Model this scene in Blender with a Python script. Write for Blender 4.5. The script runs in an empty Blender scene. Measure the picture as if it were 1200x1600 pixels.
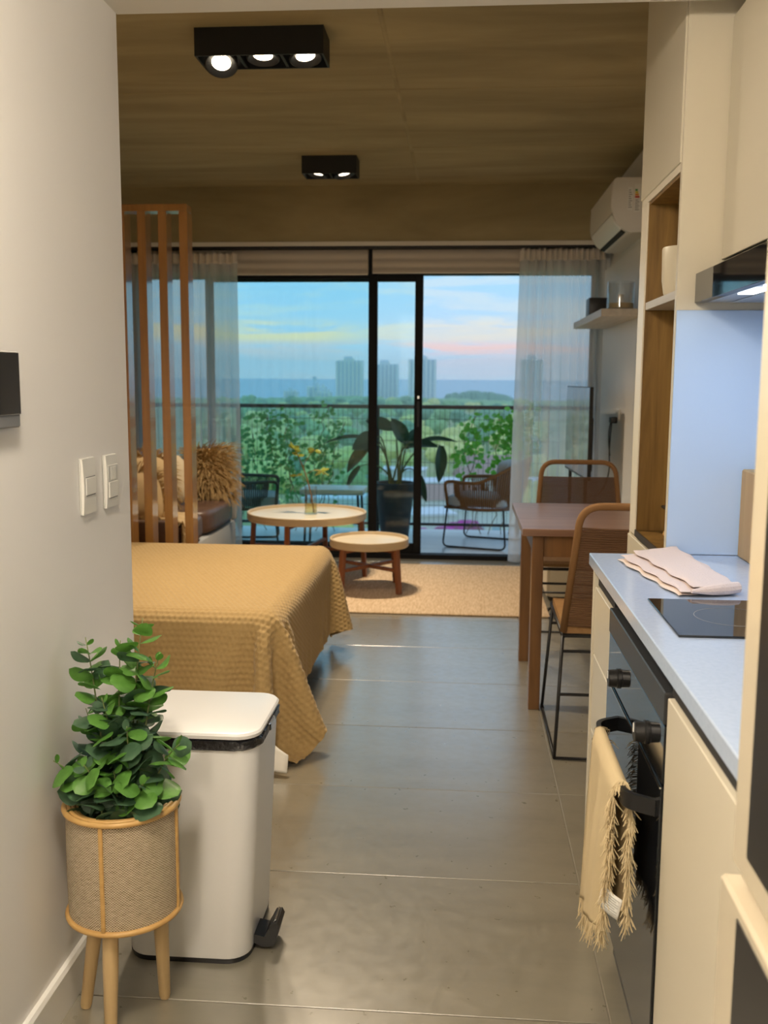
import bpy, bmesh, math, random
import numpy as np
from mathutils import Vector, Matrix
R = math.radians
PI = math.pi
random.seed(7)
rng = np.random.default_rng(11)
scene = bpy.context.scene
C = scene.collection

# ------------------------------------------------------------------ camera
F_PX, PITCH, YAW, ROLL, EYE = 1532.0, 0.13477, 0.0794, 0.00617, 1.385
cam_d = bpy.data.cameras.new('camera')
cam = bpy.data.objects.new('camera', cam_d)
C.objects.link(cam)
fw = Vector((-math.sin(YAW) * math.cos(PITCH), math.cos(YAW) * math.cos(PITCH), -math.sin(PITCH)))
rt = Vector((math.cos(YAW), math.sin(YAW), 0))
up = rt.cross(fw)
rt, up = math.cos(ROLL) * rt + math.sin(ROLL) * up, -math.sin(ROLL) * rt + math.cos(ROLL) * up
M = Matrix((rt, up, -fw)).transposed().to_4x4()
M.translation = (0, 0, EYE)
cam.matrix_world = M
cam_d.sensor_fit = 'VERTICAL'
cam_d.sensor_height = 36.0
cam_d.lens = F_PX / 1600 * 36.0
cam_d.clip_start = 0.05
cam_d.clip_end = 2e5
cam_d.dof.use_dof = True
cam_d.dof.focus_distance = 2.4
cam_d.dof.aperture_fstop = 5.2
scene.camera = cam

# ------------------------------------------------------------------ sky, exposure
scene.view_settings.view_transform = 'Standard'
scene.view_settings.look = 'None'
scene.view_settings.exposure = 0.0
scene.view_settings.gamma = 1.0
scene.view_settings.use_curve_mapping = False
scene.cycles.max_bounces = 10
scene.cycles.diffuse_bounces = 4
scene.cycles.transparent_max_bounces = 24
scene.cycles.sample_clamp_indirect = 6.0
scene.cycles.caustics_reflective = False
scene.cycles.caustics_refractive = False


def nd(nt, t, **kw):
    n = nt.nodes.new(t)
    for k, v in kw.items():
        if k == 'inp':
            for a, b in v.items():
                n.inputs[a].default_value = b
        else:
            setattr(n, k, v)
    return n


def ramp(nt, src, stops, interp='LINEAR'):
    n = nt.nodes.new('ShaderNodeValToRGB')
    n.color_ramp.interpolation = interp
    el = n.color_ramp.elements
    while len(el) < len(stops):
        el.new(0.5)
    for e, (p, c) in zip(el, stops):
        e.position = p
        e.color = (c[0], c[1], c[2], 1) if hasattr(c, '__len__') else (c, c, c, 1)
    nt.links.new(src, n.inputs[0])
    return n.outputs[0]


def mixc(nt, fac, a, b, mode='MIX'):
    n = nt.nodes.new('ShaderNodeMix')
    n.data_type = 'RGBA'
    n.blend_type = mode
    for s, v in ((0, fac), (6, a), (7, b)):
        if hasattr(v, 'is_linked') or isinstance(v, bpy.types.NodeSocket):
            nt.links.new(v, n.inputs[s])
        else:
            n.inputs[s].default_value = v if s == 0 else (*v, 1)
    return n.outputs[2]


SKY = 1.18
w = bpy.data.worlds.new('evening_sky')
scene.world = w
w.use_nodes = True
nt = w.node_tree
nt.nodes.clear()
tc = nd(nt, 'ShaderNodeTexCoord')
sep = nd(nt, 'ShaderNodeSeparateXYZ')
nt.links.new(tc.outputs['Generated'], sep.inputs[0])
sky_c = ramp(nt, sep.outputs['Z'], [(0.0, (.56, .74, .92)), (0.03, (.54, .74, .94)), (0.10, (.36, .66, .92)),
                                    (0.30, (.32, .60, .90)), (1.0, (.28, .54, .86))])
mp = nd(nt, 'ShaderNodeMapping')
mp.inputs['Scale'].default_value = (7.5, 7.5, 62.0)
mp.inputs['Location'].default_value = (1.3, 0.4, 0.35)
nt.links.new(tc.outputs['Generated'], mp.inputs[0])
n1 = nd(nt, 'ShaderNodeTexNoise', inp={'Scale': 1.0, 'Detail': 8.0, 'Roughness': 0.60, 'Distortion': 0.5})
nt.links.new(mp.outputs[0], n1.inputs[0])
cl = ramp(nt, n1.outputs[0], [(0.47, 0), (0.58, 1)])
el_w = ramp(nt, sep.outputs['Z'], [(0.012, .15), (0.028, .4), (0.055, .4), (0.066, .25), (1.0, .3)])
cmul = nd(nt, 'ShaderNodeMath', operation='MULTIPLY')
nt.links.new(cl, cmul.inputs[0])
nt.links.new(el_w, cmul.inputs[1])
cl_c = ramp(nt, sep.outputs['Z'], [(0.0, (.95, .66, .62)), (0.034, (.97, .70, .62)), (0.044, (1.0, .86, .58)), (0.2, (.9, .88, .8))])
mp2 = nd(nt, 'ShaderNodeMapping')
mp2.inputs['Scale'].default_value = (2.0, 2.0, 26.0)
nt.links.new(tc.outputs['Generated'], mp2.inputs[0])
n2 = nd(nt, 'ShaderNodeTexNoise', inp={'Scale': 1.3, 'Detail': 4.0})
nt.links.new(mp2.outputs[0], n2.inputs[0])
veil = ramp(nt, n2.outputs[0], [(0.42, 0), (0.7, .3)])
sky_v = mixc(nt, veil, sky_c, (.52, .68, .84))
# the lit cloud bank over the sea and the pink streaks below it


def band(z_stops, x_stops, n_lo, n_hi):
    a = ramp(nt, sep.outputs['Z'], z_stops)
    m_ = nd(nt, 'ShaderNodeMath', operation='MULTIPLY_ADD')
    m_.inputs[1].default_value = .5
    m_.inputs[2].default_value = .5
    nt.links.new(sep.outputs['X'], m_.inputs[0])
    b = ramp(nt, m_.outputs[0], x_stops)
    c = ramp(nt, n1.outputs[0], [(n_lo, 0), (n_hi, 1)])
    p = nd(nt, 'ShaderNodeMath', operation='MULTIPLY')
    q = nd(nt, 'ShaderNodeMath', operation='MULTIPLY')
    nt.links.new(a, p.inputs[0])
    nt.links.new(b, p.inputs[1])
    nt.links.new(p.outputs[0], q.inputs[0])
    nt.links.new(c, q.inputs[1])
    return q.outputs[0]


bank = band([(.034, 0), (.040, 1), (.052, 1), (.060, 0)], [(.30, 0), (.36, 1), (.425, 1), (.45, .25), (.52, .35), (.6, 0)], .37, .48)
streak = band([(.023, 0), (.029, 1), (.033, 1), (.038, 0)], [(.36, 0), (.44, .8), (.53, 1), (.62, 0)], .44, .53)
sky_a = mixc(nt, cmul.outputs[0], sky_v, cl_c)
sky_b = mixc(nt, bank, sky_a, (1.05, .82, .48))
sky_o = mixc(nt, streak, sky_b, (.98, .66, .60))
bg = nd(nt, 'ShaderNodeBackground', inp={'Strength': SKY})
nt.links.new(sky_o, bg.inputs[0])
wo = nd(nt, 'ShaderNodeOutputWorld')
nt.links.new(bg.outputs[0], wo.inputs[0])
w.cycles.sampling_method = 'MANUAL'
w.cycles.sample_map_resolution = 512

# strengths of the lamps the place has (each is placed in its lamp's builder)
P_GLOBE, P_DISC, P_SPOT, P_SPOT2, P_HOOD = 3.8, 5.2, 80.0, 165.0, 1.1
WARM, WARM2, COOL = (1.0, .82, .60), (1.0, .86, .69), (.50, .72, 1.0)


# ------------------------------------------------------------------ mesh helpers
WL = {}


class MB:
    def __init__(self):
        self.v = []
        self.f = []
        self.m = []
        self.uv = None

    def add(self, vs, fs, mi=0):
        o = len(self.v)
        self.v += [tuple(p) for p in vs]
        self.f += [tuple(i + o for i in f) for f in fs]
        self.m += [mi] * len(fs)
        return self

    def box(self, x0, x1, y0, y1, z0, z1, b=0.0, mi=0):
        if b <= 0:
            vs = [(x0, y0, z0), (x1, y0, z0), (x1, y1, z0), (x0, y1, z0), (x0, y0, z1), (x1, y0, z1), (x1, y1, z1), (x0, y1, z1)]
            fs = [(0, 3, 2, 1), (4, 5, 6, 7), (0, 1, 5, 4), (1, 2, 6, 5), (2, 3, 7, 6), (3, 0, 4, 7)]
            return self.add(vs, fs, mi)
        bm = bmesh.new()
        bmesh.ops.create_cube(bm, size=1)
        for v in bm.verts:
            v.co = ((x0 + x1) / 2 + v.co.x * (x1 - x0), (y0 + y1) / 2 + v.co.y * (y1 - y0), (z0 + z1) / 2 + v.co.z * (z1 - z0))
        bmesh.ops.bevel(bm, geom=list(bm.edges), offset=b, segments=1 if b < .006 else 3, profile=0.5, affect='EDGES')
        return self.bm(bm, mi)

    def bm(self, bm, mi=0, mat=None):
        if mat is not None:
            bmesh.ops.transform(bm, matrix=mat, verts=bm.verts)
        bm.verts.index_update()
        self.add([v.co[:] for v in bm.verts], [[v.index for v in f.verts] for f in bm.faces], mi)
        bm.free()
        return self

    def obox(self, c, ax, ay, az, b=0.0, mi=0):
        """box at c with half-extent vectors ax, ay, az"""
        m = MB().box(-1, 1, -1, 1, -1, 1)
        if b > 0:
            lx, ly, lz = Vector(ax).length, Vector(ay).length, Vector(az).length
            m = MB().box(-lx, lx, -ly, ly, -lz, lz, b)
            ax, ay, az = Vector(ax).normalized(), Vector(ay).normalized(), Vector(az).normalized()
        c, ax, ay, az = Vector(c), Vector(ax), Vector(ay), Vector(az)
        return self.add([c + ax * p[0] + ay * p[1] + az * p[2] for p in m.v], m.f, mi)

    def bar(self, p, q, wx, wy, b=0.0, ref=(0, 0, 1), mi=0):
        p, q = Vector(p), Vector(q)
        d = q - p
        z = d.normalized()
        r_ = Vector(ref)
        if abs(z.dot(r_)) > .98:
            r_ = Vector((0, 1, 0))
        x = r_.cross(z).normalized()
        y = z.cross(x)
        return self.obox((p + q) / 2, x * wx / 2, y * wy / 2, d / 2, b, mi)

    def lathe(self, prof, seg=32, c=(0, 0, 0), mi=0, sx=1.0, sy=1.0, cap=False):
        vs, fs = [], []
        n = len(prof)
        for (r_, z) in prof:
            for k in range(seg):
                a = 2 * PI * k / seg
                vs.append((c[0] + r_ * sx * math.cos(a), c[1] + r_ * sy * math.sin(a), c[2] + z))
        for i in range(n - 1):
            for k in range(seg):
                k2 = (k + 1) % seg
                fs.append((i * seg + k, i * seg + k2, (i + 1) * seg + k2, (i + 1) * seg + k))
        if cap:
            fs.append(tuple(reversed(range(seg))))
            fs.append(tuple((n - 1) * seg + k for k in range(seg)))
        return self.add(vs, fs, mi)

    def tube(self, pts, r, seg=10, closed=False, mi=0, caps=True):
        pts = [Vector(p) for p in pts]
        n = len(pts)
        rs = r if hasattr(r, '__len__') else [r] * n
        vs, fs = [], []
        prev = None
        for i, p in enumerate(pts):
            a = pts[(i - 1) % n] if (closed or i > 0) else p
            b = pts[(i + 1) % n] if (closed or i < n - 1) else p
            t = (b - a).normalized()
            if prev is None:
                x = t.orthogonal().normalized()
            else:
                x = (prev - t * prev.dot(t))
                x = x.normalized() if x.length > 1e-6 else t.orthogonal().normalized()
            prev = x
            y = t.cross(x)
            for k in range(seg):
                an = 2 * PI * k / seg
                vs.append(p + (x * math.cos(an) + y * math.sin(an)) * rs[i])
        for i in range(n if closed else n - 1):
            j = (i + 1) % n
            for k in range(seg):
                k2 = (k + 1) % seg
                fs.append((i * seg + k, i * seg + k2, j * seg + k2, j * seg + k))
        if caps and not closed:
            fs.append(tuple(reversed(range(seg))))
            fs.append(tuple((n - 1) * seg + k for k in range(seg)))
        return self.add(vs, fs, mi)

    def prism(self, outline, axis, a0, a1, mi=0):
        """outline of 2-D points extruded along axis 'x','y' or 'z'"""
        def P(p, a):
            return {'x': (a, p[0], p[1]), 'y': (p[0], a, p[1]), 'z': (p[0], p[1], a)}[axis]
        n = len(outline)
        vs = [P(p, a0) for p in outline] + [P(p, a1) for p in outline]
        fs = [tuple(range(n)), tuple(reversed(range(n, 2 * n)))]
        fs += [(i, (i + 1) % n, n + (i + 1) % n, n + i) for i in range(n)]
        return self.add(vs, fs, mi)

    def grid(self, fn, nu, nv, mi=0):
        vs = [fn(i / (nu - 1), j / (nv - 1)) for i in range(nu) for j in range(nv)]
        fs = [(i * nv + j, (i + 1) * nv + j, (i + 1) * nv + j + 1, i * nv + j + 1) for i in range(nu - 1) for j in range(nv - 1)]
        return self.add(vs, fs, mi)

    def mesh(self, name, mats, off=(0, 0, 0), smooth=None, fix=True):
        me = bpy.data.meshes.new(name)
        ox, oy, oz = off
        me.from_pydata([(x - ox, y - oy, z - oz) for x, y, z in self.v], [], self.f)
        mats = mats if isinstance(mats, (list, tuple)) else [mats]
        for m_ in mats:
            me.materials.append(MATS[m_] if isinstance(m_, str) else m_)
        if len(mats) > 1:
            me.polygons.foreach_set('material_index', self.m)
        if fix:
            b = bmesh.new()
            b.from_mesh(me)
            bmesh.ops.recalc_face_normals(b, faces=b.faces)
            b.to_mesh(me)
            b.free()
        if smooth is not None:
            me.polygons.foreach_set('use_smooth', [True] * len(me.polygons))
            if smooth < 179:
                me.set_sharp_from_angle(angle=R(smooth))
        me.update()
        return me

    def build(self, name, mats, parent=None, smooth=26, fix=True):
        off = WL.get(parent.name, (0, 0, 0)) if parent else (0, 0, 0)
        o = bpy.data.objects.new(name, self.mesh(name, mats, off, smooth, fix))
        C.objects.link(o)
        if parent:
            o.parent = parent
            WL[o.name] = off
        return o


def tag(o, label, cat, group=None, kind=None):
    o['label'] = label
    o['category'] = cat
    if group:
        o['group'] = group
    if kind:
        o['kind'] = kind
    return o


def thing(name, label, cat, loc=(0, 0, 0), group=None):
    o = bpy.data.objects.new(name, None)
    C.objects.link(o)
    o.location = loc
    o.empty_display_size = 0.1
    WL[o.name] = tuple(loc)
    return tag(o, label, cat, group)


def struct(o):
    o['kind'] = 'structure'
    return o


def single(name, mb, mat, label, cat, loc=None, group=None, smooth=26, kind=None):
    """a thing that is one mesh, with its origin at loc"""
    loc = loc or (0, 0, 0)
    o = bpy.data.objects.new(name, mb.mesh(name, mat, loc, smooth))
    C.objects.link(o)
    o.location = loc
    WL[o.name] = tuple(loc)
    return tag(o, label, cat, group, kind)


def copy_tree(o, parent=None):
    c = o.copy()
    C.objects.link(c)
    c.parent = parent
    for ch in list(o.children):
        copy_tree(ch, c)
    return c


def share(name, me, parent, mat4=None):
    o = bpy.data.objects.new(name, me)
    C.objects.link(o)
    o.parent = parent
    if mat4 is not None:
        o.matrix_local = mat4
    return o


def bez(p0, p1, p2, n=10):
    p0, p1, p2 = Vector(p0), Vector(p1), Vector(p2)
    return [(1 - t) ** 2 * p0 + 2 * t * (1 - t) * p1 + t * t * p2 for t in [i / (n - 1) for i in range(n)]]


def round_path(pts, r, n=5):
    """polyline with rounded corners"""
    pts = [Vector(p) for p in pts]
    out = [pts[0]]
    for a, b, c in zip(pts, pts[1:], pts[2:]):
        d1, d2 = (a - b), (c - b)
        rr = min(r, d1.length * .45, d2.length * .45)
        out += bez(b + d1.normalized() * rr, b, b + d2.normalized() * rr, n)
    out.append(pts[-1])
    return out


# ------------------------------------------------------------------ materials
MATS = {}


def mat(name, col, rough=.5, metal=0.0, spec=.5, noise=None, bump=None, coat=0.0, sheen=0.0):
    """noise = (scale xyz, amount, second colour); bump = (scale xyz, strength, distance)"""
    m = bpy.data.materials.new(name)
    m.use_nodes = True
    nt = m.node_tree
    p = nt.nodes['Principled BSDF']
    p.inputs['Base Color'].default_value = (*col, 1)
    p.inputs['Roughness'].default_value = rough
    p.inputs['Metallic'].default_value = metal
    p.inputs['Specular IOR Level'].default_value = spec
    p.inputs['Coat Weight'].default_value = coat
    p.inputs['Sheen Weight'].default_value = sheen
    MATS[name] = m
    if noise or bump:
        tc = nd(nt, 'ShaderNodeTexCoord')
    if noise:
        sc, lo_hi, col2 = noise
        mp = nd(nt, 'ShaderNodeMapping')
        mp.inputs['Scale'].default_value = sc
        nt.links.new(tc.outputs['Object'], mp.inputs[0])
        n = nd(nt, 'ShaderNodeTexNoise', inp={'Scale': 1.0, 'Detail': 5.0, 'Roughness': .6, 'Distortion': .4})
        nt.links.new(mp.outputs[0], n.inputs[0])
        f = ramp(nt, n.outputs[0], [(lo_hi[0], 0), (lo_hi[1], 1)])
        c_ = mixc(nt, f, col, col2)
        nt.links.new(c_, p.inputs['Base Color'])
    if bump:
        sc, st, di = bump
        mp = nd(nt, 'ShaderNodeMapping')
        mp.inputs['Scale'].default_value = sc
        nt.links.new(tc.outputs['Object'], mp.inputs[0])
        n = nd(nt, 'ShaderNodeTexNoise', inp={'Scale': 1.0, 'Detail': 3.0})
        nt.links.new(mp.outputs[0], n.inputs[0])
        b = nd(nt, 'ShaderNodeBump', inp={'Strength': st, 'Distance': di})
        nt.links.new(n.outputs[0], b.inputs['Height'])
        nt.links.new(b.outputs[0], p.inputs['Normal'])
    return m


def wood(name, c1, c2, axis, rough=.4, sc=1.0):
    s = [26 * sc, 26 * sc, 26 * sc]
    s['xyz'.index(axis)] = 1.6 * sc
    return mat(name, c1, rough, noise=(s, (.35, .68), c2), bump=([q * 2 for q in s], .08, .002))


def emit(name, col, st):
    m = bpy.data.materials.new(name)
    m.use_nodes = True
    nt = m.node_tree
    nt.nodes.clear()
    e = nd(nt, 'ShaderNodeEmission', inp={'Color': (*col, 1), 'Strength': st})
    o = nd(nt, 'ShaderNodeOutputMaterial')
    nt.links.new(e.outputs[0], o.inputs[0])
    MATS[name] = m


def thin_glass(name, tint, refl=.06, rough=0.0):
    m = bpy.data.materials.new(name)
    m.use_nodes = True
    nt = m.node_tree
    nt.nodes.clear()
    t = nd(nt, 'ShaderNodeBsdfTransparent', inp={'Color': (*tint, 1)})
    g = nd(nt, 'ShaderNodeBsdfGlossy', inp={'Roughness': rough})
    lw = nd(nt, 'ShaderNodeLayerWeight', inp={'Blend': .35})
    mm = nd(nt, 'ShaderNodeMath', operation='MULTIPLY_ADD')
    mm.inputs[1].default_value = .25
    mm.inputs[2].default_value = refl
    nt.links.new(lw.outputs['Fresnel'], mm.inputs[0])
    mx = nd(nt, 'ShaderNodeMixShader')
    nt.links.new(mm.outputs[0], mx.inputs[0])
    nt.links.new(t.outputs[0], mx.inputs[1])
    nt.links.new(g.outputs[0], mx.inputs[2])
    o = nd(nt, 'ShaderNodeOutputMaterial')
    nt.links.new(mx.outputs[0], o.inputs[0])
    MATS[name] = m


def sheer(name, col, trans, transl=.5):
    m = bpy.data.materials.new(name)
    m.use_nodes = True
    nt = m.node_tree
    nt.nodes.clear()
    d = nd(nt, 'ShaderNodeBsdfDiffuse', inp={'Color': (*col, 1)})
    l = nd(nt, 'ShaderNodeBsdfTranslucent', inp={'Color': (*col, 1)})
    t = nd(nt, 'ShaderNodeBsdfTransparent')
    a = nd(nt, 'ShaderNodeMixShader', inp={0: transl})
    nt.links.new(d.outputs[0], a.inputs[1])
    nt.links.new(l.outputs[0], a.inputs[2])
    b = nd(nt, 'ShaderNodeMixShader', inp={0: trans})
    nt.links.new(a.outputs[0], b.inputs[1])
    nt.links.new(t.outputs[0], b.inputs[2])
    o = nd(nt, 'ShaderNodeOutputMaterial')
    nt.links.new(b.outputs[0], o.inputs[0])
    MATS[name] = m


def leafmat(name, c1, c2, sc=30):
    m = mat(name, c1, .45, noise=((sc, sc, sc), (.35, .65), c2))
    nt = m.node_tree
    p = nt.nodes['Principled BSDF']
    l = nd(nt, 'ShaderNodeBsdfTranslucent', inp={'Color': (*[min(1, q * 1.6) for q in c1], 1)})
    mx = nd(nt, 'ShaderNodeMixShader', inp={0: .25})
    nt.links.new(p.outputs[0], mx.inputs[1])
    nt.links.new(l.outputs[0], mx.inputs[2])
    nt.links.new(mx.outputs[0], nt.nodes['Material Output'].inputs[0])


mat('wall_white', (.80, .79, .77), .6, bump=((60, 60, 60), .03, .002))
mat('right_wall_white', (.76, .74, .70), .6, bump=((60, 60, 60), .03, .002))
mat('panel_white', (.78, .77, .75), .45)
mat('concrete', (.43, .36, .20), .75, noise=((.7, 3.2, 2.5), (.28, .74), (.24, .195, .10)), bump=((5, 16, 14), .10, .004))
mat('soffit_paint', (.70, .67, .60), .7)
mat('skirting_white', (.82, .82, .80), .35)
mat('grout', (.30, .27, .22), .9)
# floor tile: large-format cement look, satin
m = mat('tile', (.245, .222, .165), .34, spec=1.0, coat=1.0, noise=((2.2, 7.0, 3.0), (.28, .74), (.18, .163, .122)), bump=((70, 70, 70), .02, .001))
m.node_tree.nodes['Principled BSDF'].inputs['Coat Roughness'].default_value = .24
m.node_tree.nodes['Principled BSDF'].inputs['Coat IOR'].default_value = 2.0
nt = m.node_tree
tcn = nd(nt, 'ShaderNodeTexCoord')
nz = nd(nt, 'ShaderNodeTexNoise', inp={'Scale': 26.0, 'Detail': 6.0})
nt.links.new(tcn.outputs['Object'], nz.inputs[0])
rr_ = ramp(nt, nz.outputs[0], [(.3, .27), (.75, .42)])
nt.links.new(rr_, nt.nodes['Principled BSDF'].inputs['Roughness'])
mat('cabinet_cream', (.65, .595, .47), .35)
mat('cabinet_edge', (.78, .72, .60), .35)
mat('carcass_white', (.72, .70, .66), .45)
mat('dark_gap', (.02, .02, .02), .8)
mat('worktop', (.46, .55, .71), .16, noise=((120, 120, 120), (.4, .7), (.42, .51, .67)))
mat('splash_pale_blue', (.42, .54, .73), .3)  # pale blue tint set in the colour of the splash surfaces
mat('black_glass', (.008, .009, .011), .04, spec=.6)
mat('oven_fascia', (.035, .036, .038), .35, metal=.3)
mat('black_plastic', (.006, .006, .0065), .38)
mat('black_metal', (.014, .014, .015), .45, metal=.2)
mat('frame_black', (.006, .006, .007), .6, spec=.2)
mat('lamp_black', (.006, .006, .007), .55)
mat('chrome', (.75, .76, .78), .12, metal=1.0)
mat('steel_under', (.55, .58, .62), .3, metal=.7)
mat('fridge_cream', (.70, .62, .47), .22, metal=.15)
wood('niche_wood', (.27, .155, .040), (.11, .055, .010), 'z', .4)
wood('shelf_white_wood', (.62, .58, .52), (.50, .46, .40), 'y', .4)
wood('post_wood', (.46, .22, .055), (.34, .15, .035), 'z', .3)
MATS['post_wood'].node_tree.nodes['Principled BSDF'].inputs['Coat Weight'].default_value = 1.0
MATS['post_wood'].node_tree.nodes['Principled BSDF'].inputs['Coat IOR'].default_value = 1.8
MATS['post_wood'].node_tree.nodes['Principled BSDF'].inputs['Coat Roughness'].default_value = .08
wood('table_top_wood', (.27, .155, .10), (.18, .092, .056), 'x', .28)
wood('table_leg_wood', (.22, .105, .032), (.13, .058, .018), 'z', .35)
wood('red_leg_wood', (.25, .085, .030), (.16, .05, .02), 'z', .4)
wood('pale_wood', (.62, .45, .235), (.50, .345, .165), 'z', .45)
wood('board_wood', (.52, .34, .14), (.42, .26, .10), 'z', .5)
mat('tray_rim', (.60, .47, .30), .35, noise=((3, 3, 40), (.3, .7), (.50, .385, .24)))
mat('tray_top', (.72, .64, .50), .28, noise=((2, 30, 2), (.3, .7), (.66, .58, .44)))
mat('rope_brown', (.12, .058, .026), .8, bump=((300, 300, 300), .3, .002))
mat('rope_tan', (.24, .122, .045), .8, bump=((300, 300, 300), .3, .002))
mat('seat_tan', (.36, .20, .075), .6, noise=((40, 40, 40), (.3, .7), (.27, .14, .05)))
mat('jute', (.72, .55, .37), .95, noise=((90, 14, 20), (.32, .66), (.52, .36, .21)), bump=((160, 70, 60), .8, .006))
mat('bedspread', (.52, .355, .150), .85, sheen=.2, noise=((60, 60, 60), (.3, .7), (.46, .31, .125)))
mat('sheet_white', (.80, .77, .70), .8, bump=((8, 8, 8), .2, .01))
mat('bed_base', (.06, .06, .062), .9)
mat('mattress', (.7, .68, .63), .8)
mat('leather', (.085, .045, .030), .38, noise=((14, 14, 14), (.3, .7), (.14, .08, .055)), bump=((40, 40, 40), .15, .003))
mat('sofa_grey', (.40, .41, .41), .8)
mat('raffia', (.62, .44, .21), .8, noise=((60, 60, 60), (.3, .7), (.42, .27, .10)))
mat('cushion_cream', (.66, .54, .36), .85, bump=((120, 120, 120), .3, .002))
mat('cushion_tan', (.54, .38, .19), .85, bump=((120, 120, 120), .3, .002))
mat('curtain_head', (.74, .68, .60), .9)
sheer('curtain_sheer', (.92, .92, .92), .36, .6)
sheer('blind_fabric', (.74, .68, .60), .04, .25)
thin_glass('pane_glass', (.885, .985, .99), .015)
thin_glass('clear_glass', (.96, .97, .97), .05)
thin_glass('yellow_water', (.93, .90, .62), .04)
mat('plastic_white', (.82, .82, .80), .3)
mat('switch_ivory', (.76, .75, .70), .35)
mat('switch_grey', (.58, .58, .55), .4)
mat('monitor_grey', (.16, .165, .175), .4)
mat('ac_white', (.80, .78, .74), .28)
mat('print_grey', (.22, .22, .22), .6)
mat('print_white', (.85, .85, .82), .6)
mat('print_red', (.55, .05, .03), .6)
mat('print_orange', (.75, .30, .03), .6)
mat('print_yellow', (.75, .62, .05), .6)
mat('print_green', (.06, .35, .10), .6)
mat('bin_white', (.80, .80, .79), .3)
mat('bag_black', (.010, .010, .012), .28, bump=((50, 50, 50), .8, .01))
mat('soil', (.02, .016, .012), .95)
mat('rattan', (.60, .375, .135), .45, noise=((20, 20, 60), (.3, .7), (.48, .28, .09)))
mat('liner', (.30, .22, .13), .9)
mat('linen_beige', (.62, .50, .30), .9, bump=((260, 260, 30), .3, .002))
mat('towel_pink', (.66, .55, .52), .95, bump=((240, 240, 240), .6, .003))
mat('towel_pink_edge', (.70, .58, .50), .95)
mat('pot_cream', (.66, .60, .46), .4)
mat('pot_slate', (.055, .062, .070), .6)
mat('tv_screen', (.10, .11, .12), .10, spec=1.0, coat=1.0)
mat('sand', (.55, .42, .22), .9)
mat('outdoor_cushion', (.42, .45, .46), .9)
mat('outdoor_top', (.78, .80, .80), .3)
mat('balcony_tile', (.60, .61, .62), .3, noise=((4, 9, 4), (.3, .7), (.52, .53, .54)))
mat('rail_metal', (.06, .055, .055), .4, metal=.4)
mat('wire_metal', (.10, .10, .10), .5, metal=.3)
mat('stem_green', (.16, .19, .07), .6)
mat('stem_brown', (.22, .13, .06), .7)
leafmat('eucalyptus_dark', (.045, .105, .055), (.085, .165, .09))
leafmat('eucalyptus_light', (.085, .23, .035), (.13, .31, .06))
leafmat('vine_leaf', (.12, .36, .11), (.22, .50, .16), 6)
leafmat('vine_leaf_bright', (.20, .55, .08), (.12, .36, .06), 6)
leafmat('paddle_leaf', (.022, .055, .030), (.045, .10, .05), 6)
leafmat('branch_leaf', (.34, .38, .07), (.20, .26, .05))
# burlap of the planter: woven threads with tiny gaps
m = mat('burlap', (.47, .365, .225), .95)
nt = m.node_tree
p_ = nt.nodes['Principled BSDF']
tcn = nd(nt, 'ShaderNodeTexCoord')
uvs = nd(nt, 'ShaderNodeSeparateXYZ')
nt.links.new(tcn.outputs['UV'], uvs.inputs[0])


def wv(src, freq, ph=0.0):
    a = nd(nt, 'ShaderNodeMath', operation='MULTIPLY_ADD')
    a.inputs[1].default_value = freq
    a.inputs[2].default_value = ph
    nt.links.new(src, a.inputs[0])
    b = nd(nt, 'ShaderNodeMath', operation='SINE')
    nt.links.new(a.outputs[0], b.inputs[0])
    return b.outputs[0]


def mth(op, a, b):
    n = nd(nt, 'ShaderNodeMath', operation=op)
    for i, q in enumerate((a, b)):
        if isinstance(q, (int, float)):
            n.inputs[i].default_value = q
        else:
            nt.links.new(q, n.inputs[i])
    return n.outputs[0]


wx_, wy_ = wv(uvs.outputs[0], 2 * PI * 120), wv(uvs.outputs[1], 2 * PI * 44)
prod = mth('MULTIPLY', wx_, wy_)
nzb = nd(nt, 'ShaderNodeTexNoise', inp={'Scale': 14.0, 'Detail': 6.0})
mpb = nd(nt, 'ShaderNodeMapping')
mpb.inputs['Scale'].default_value = (3, 12, 1)
nt.links.new(tcn.outputs['UV'], mpb.inputs[0])
nt.links.new(mpb.outputs[0], nzb.inputs[0])
dk = ramp(nt, mth('ADD', mth('MULTIPLY', prod, .35), nzb.outputs[0]), [(.22, (.16, .11, .06)), (.42, (.43, .34, .22)), (.75, (.66, .56, .42))])
nt.links.new(dk, p_.inputs['Base Color'])
bb = nd(nt, 'ShaderNodeBump', inp={'Strength': .6, 'Distance': .002})
nt.links.new(prod, bb.inputs['Height'])
nt.links.new(bb.outputs[0], p_.inputs['Normal'])
# outside
mat('sea', (.17, .50, .70), .25)
mat('land', (.30, .40, .14), .95, noise=((.02, .02, .02), (.35, .65), (.46, .46, .22)))
mat('tower_cream', (.92, .91, .84), .7)
mat('tower_white', (.90, .93, .95), .7)
mat('tower_glass', (.42, .58, .70), .3)
mat('tower_slab', (.78, .86, .92), .7)
mat('house_white', (.80, .80, .78), .7)
mat('house_roof', (.42, .28, .22), .8)
mat('roof_pale', (.72, .74, .76), .7)
mat('bougainvillea', (.55, .05, .35), .8, noise=((2, 2, 2), (.4, .6), (.25, .12, .12)))
for i_, (a_, b_) in enumerate([((.52, .60, .16), (.70, .74, .26)), ((.25, .44, .17), (.40, .58, .24)), ((.64, .65, .20), (.80, .78, .32)), ((.17, .33, .18), (.27, .44, .24))]):
    mat('tree_green_%d' % i_, a_, .9, noise=((.5, .5, .5), (.35, .65), b_))


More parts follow.
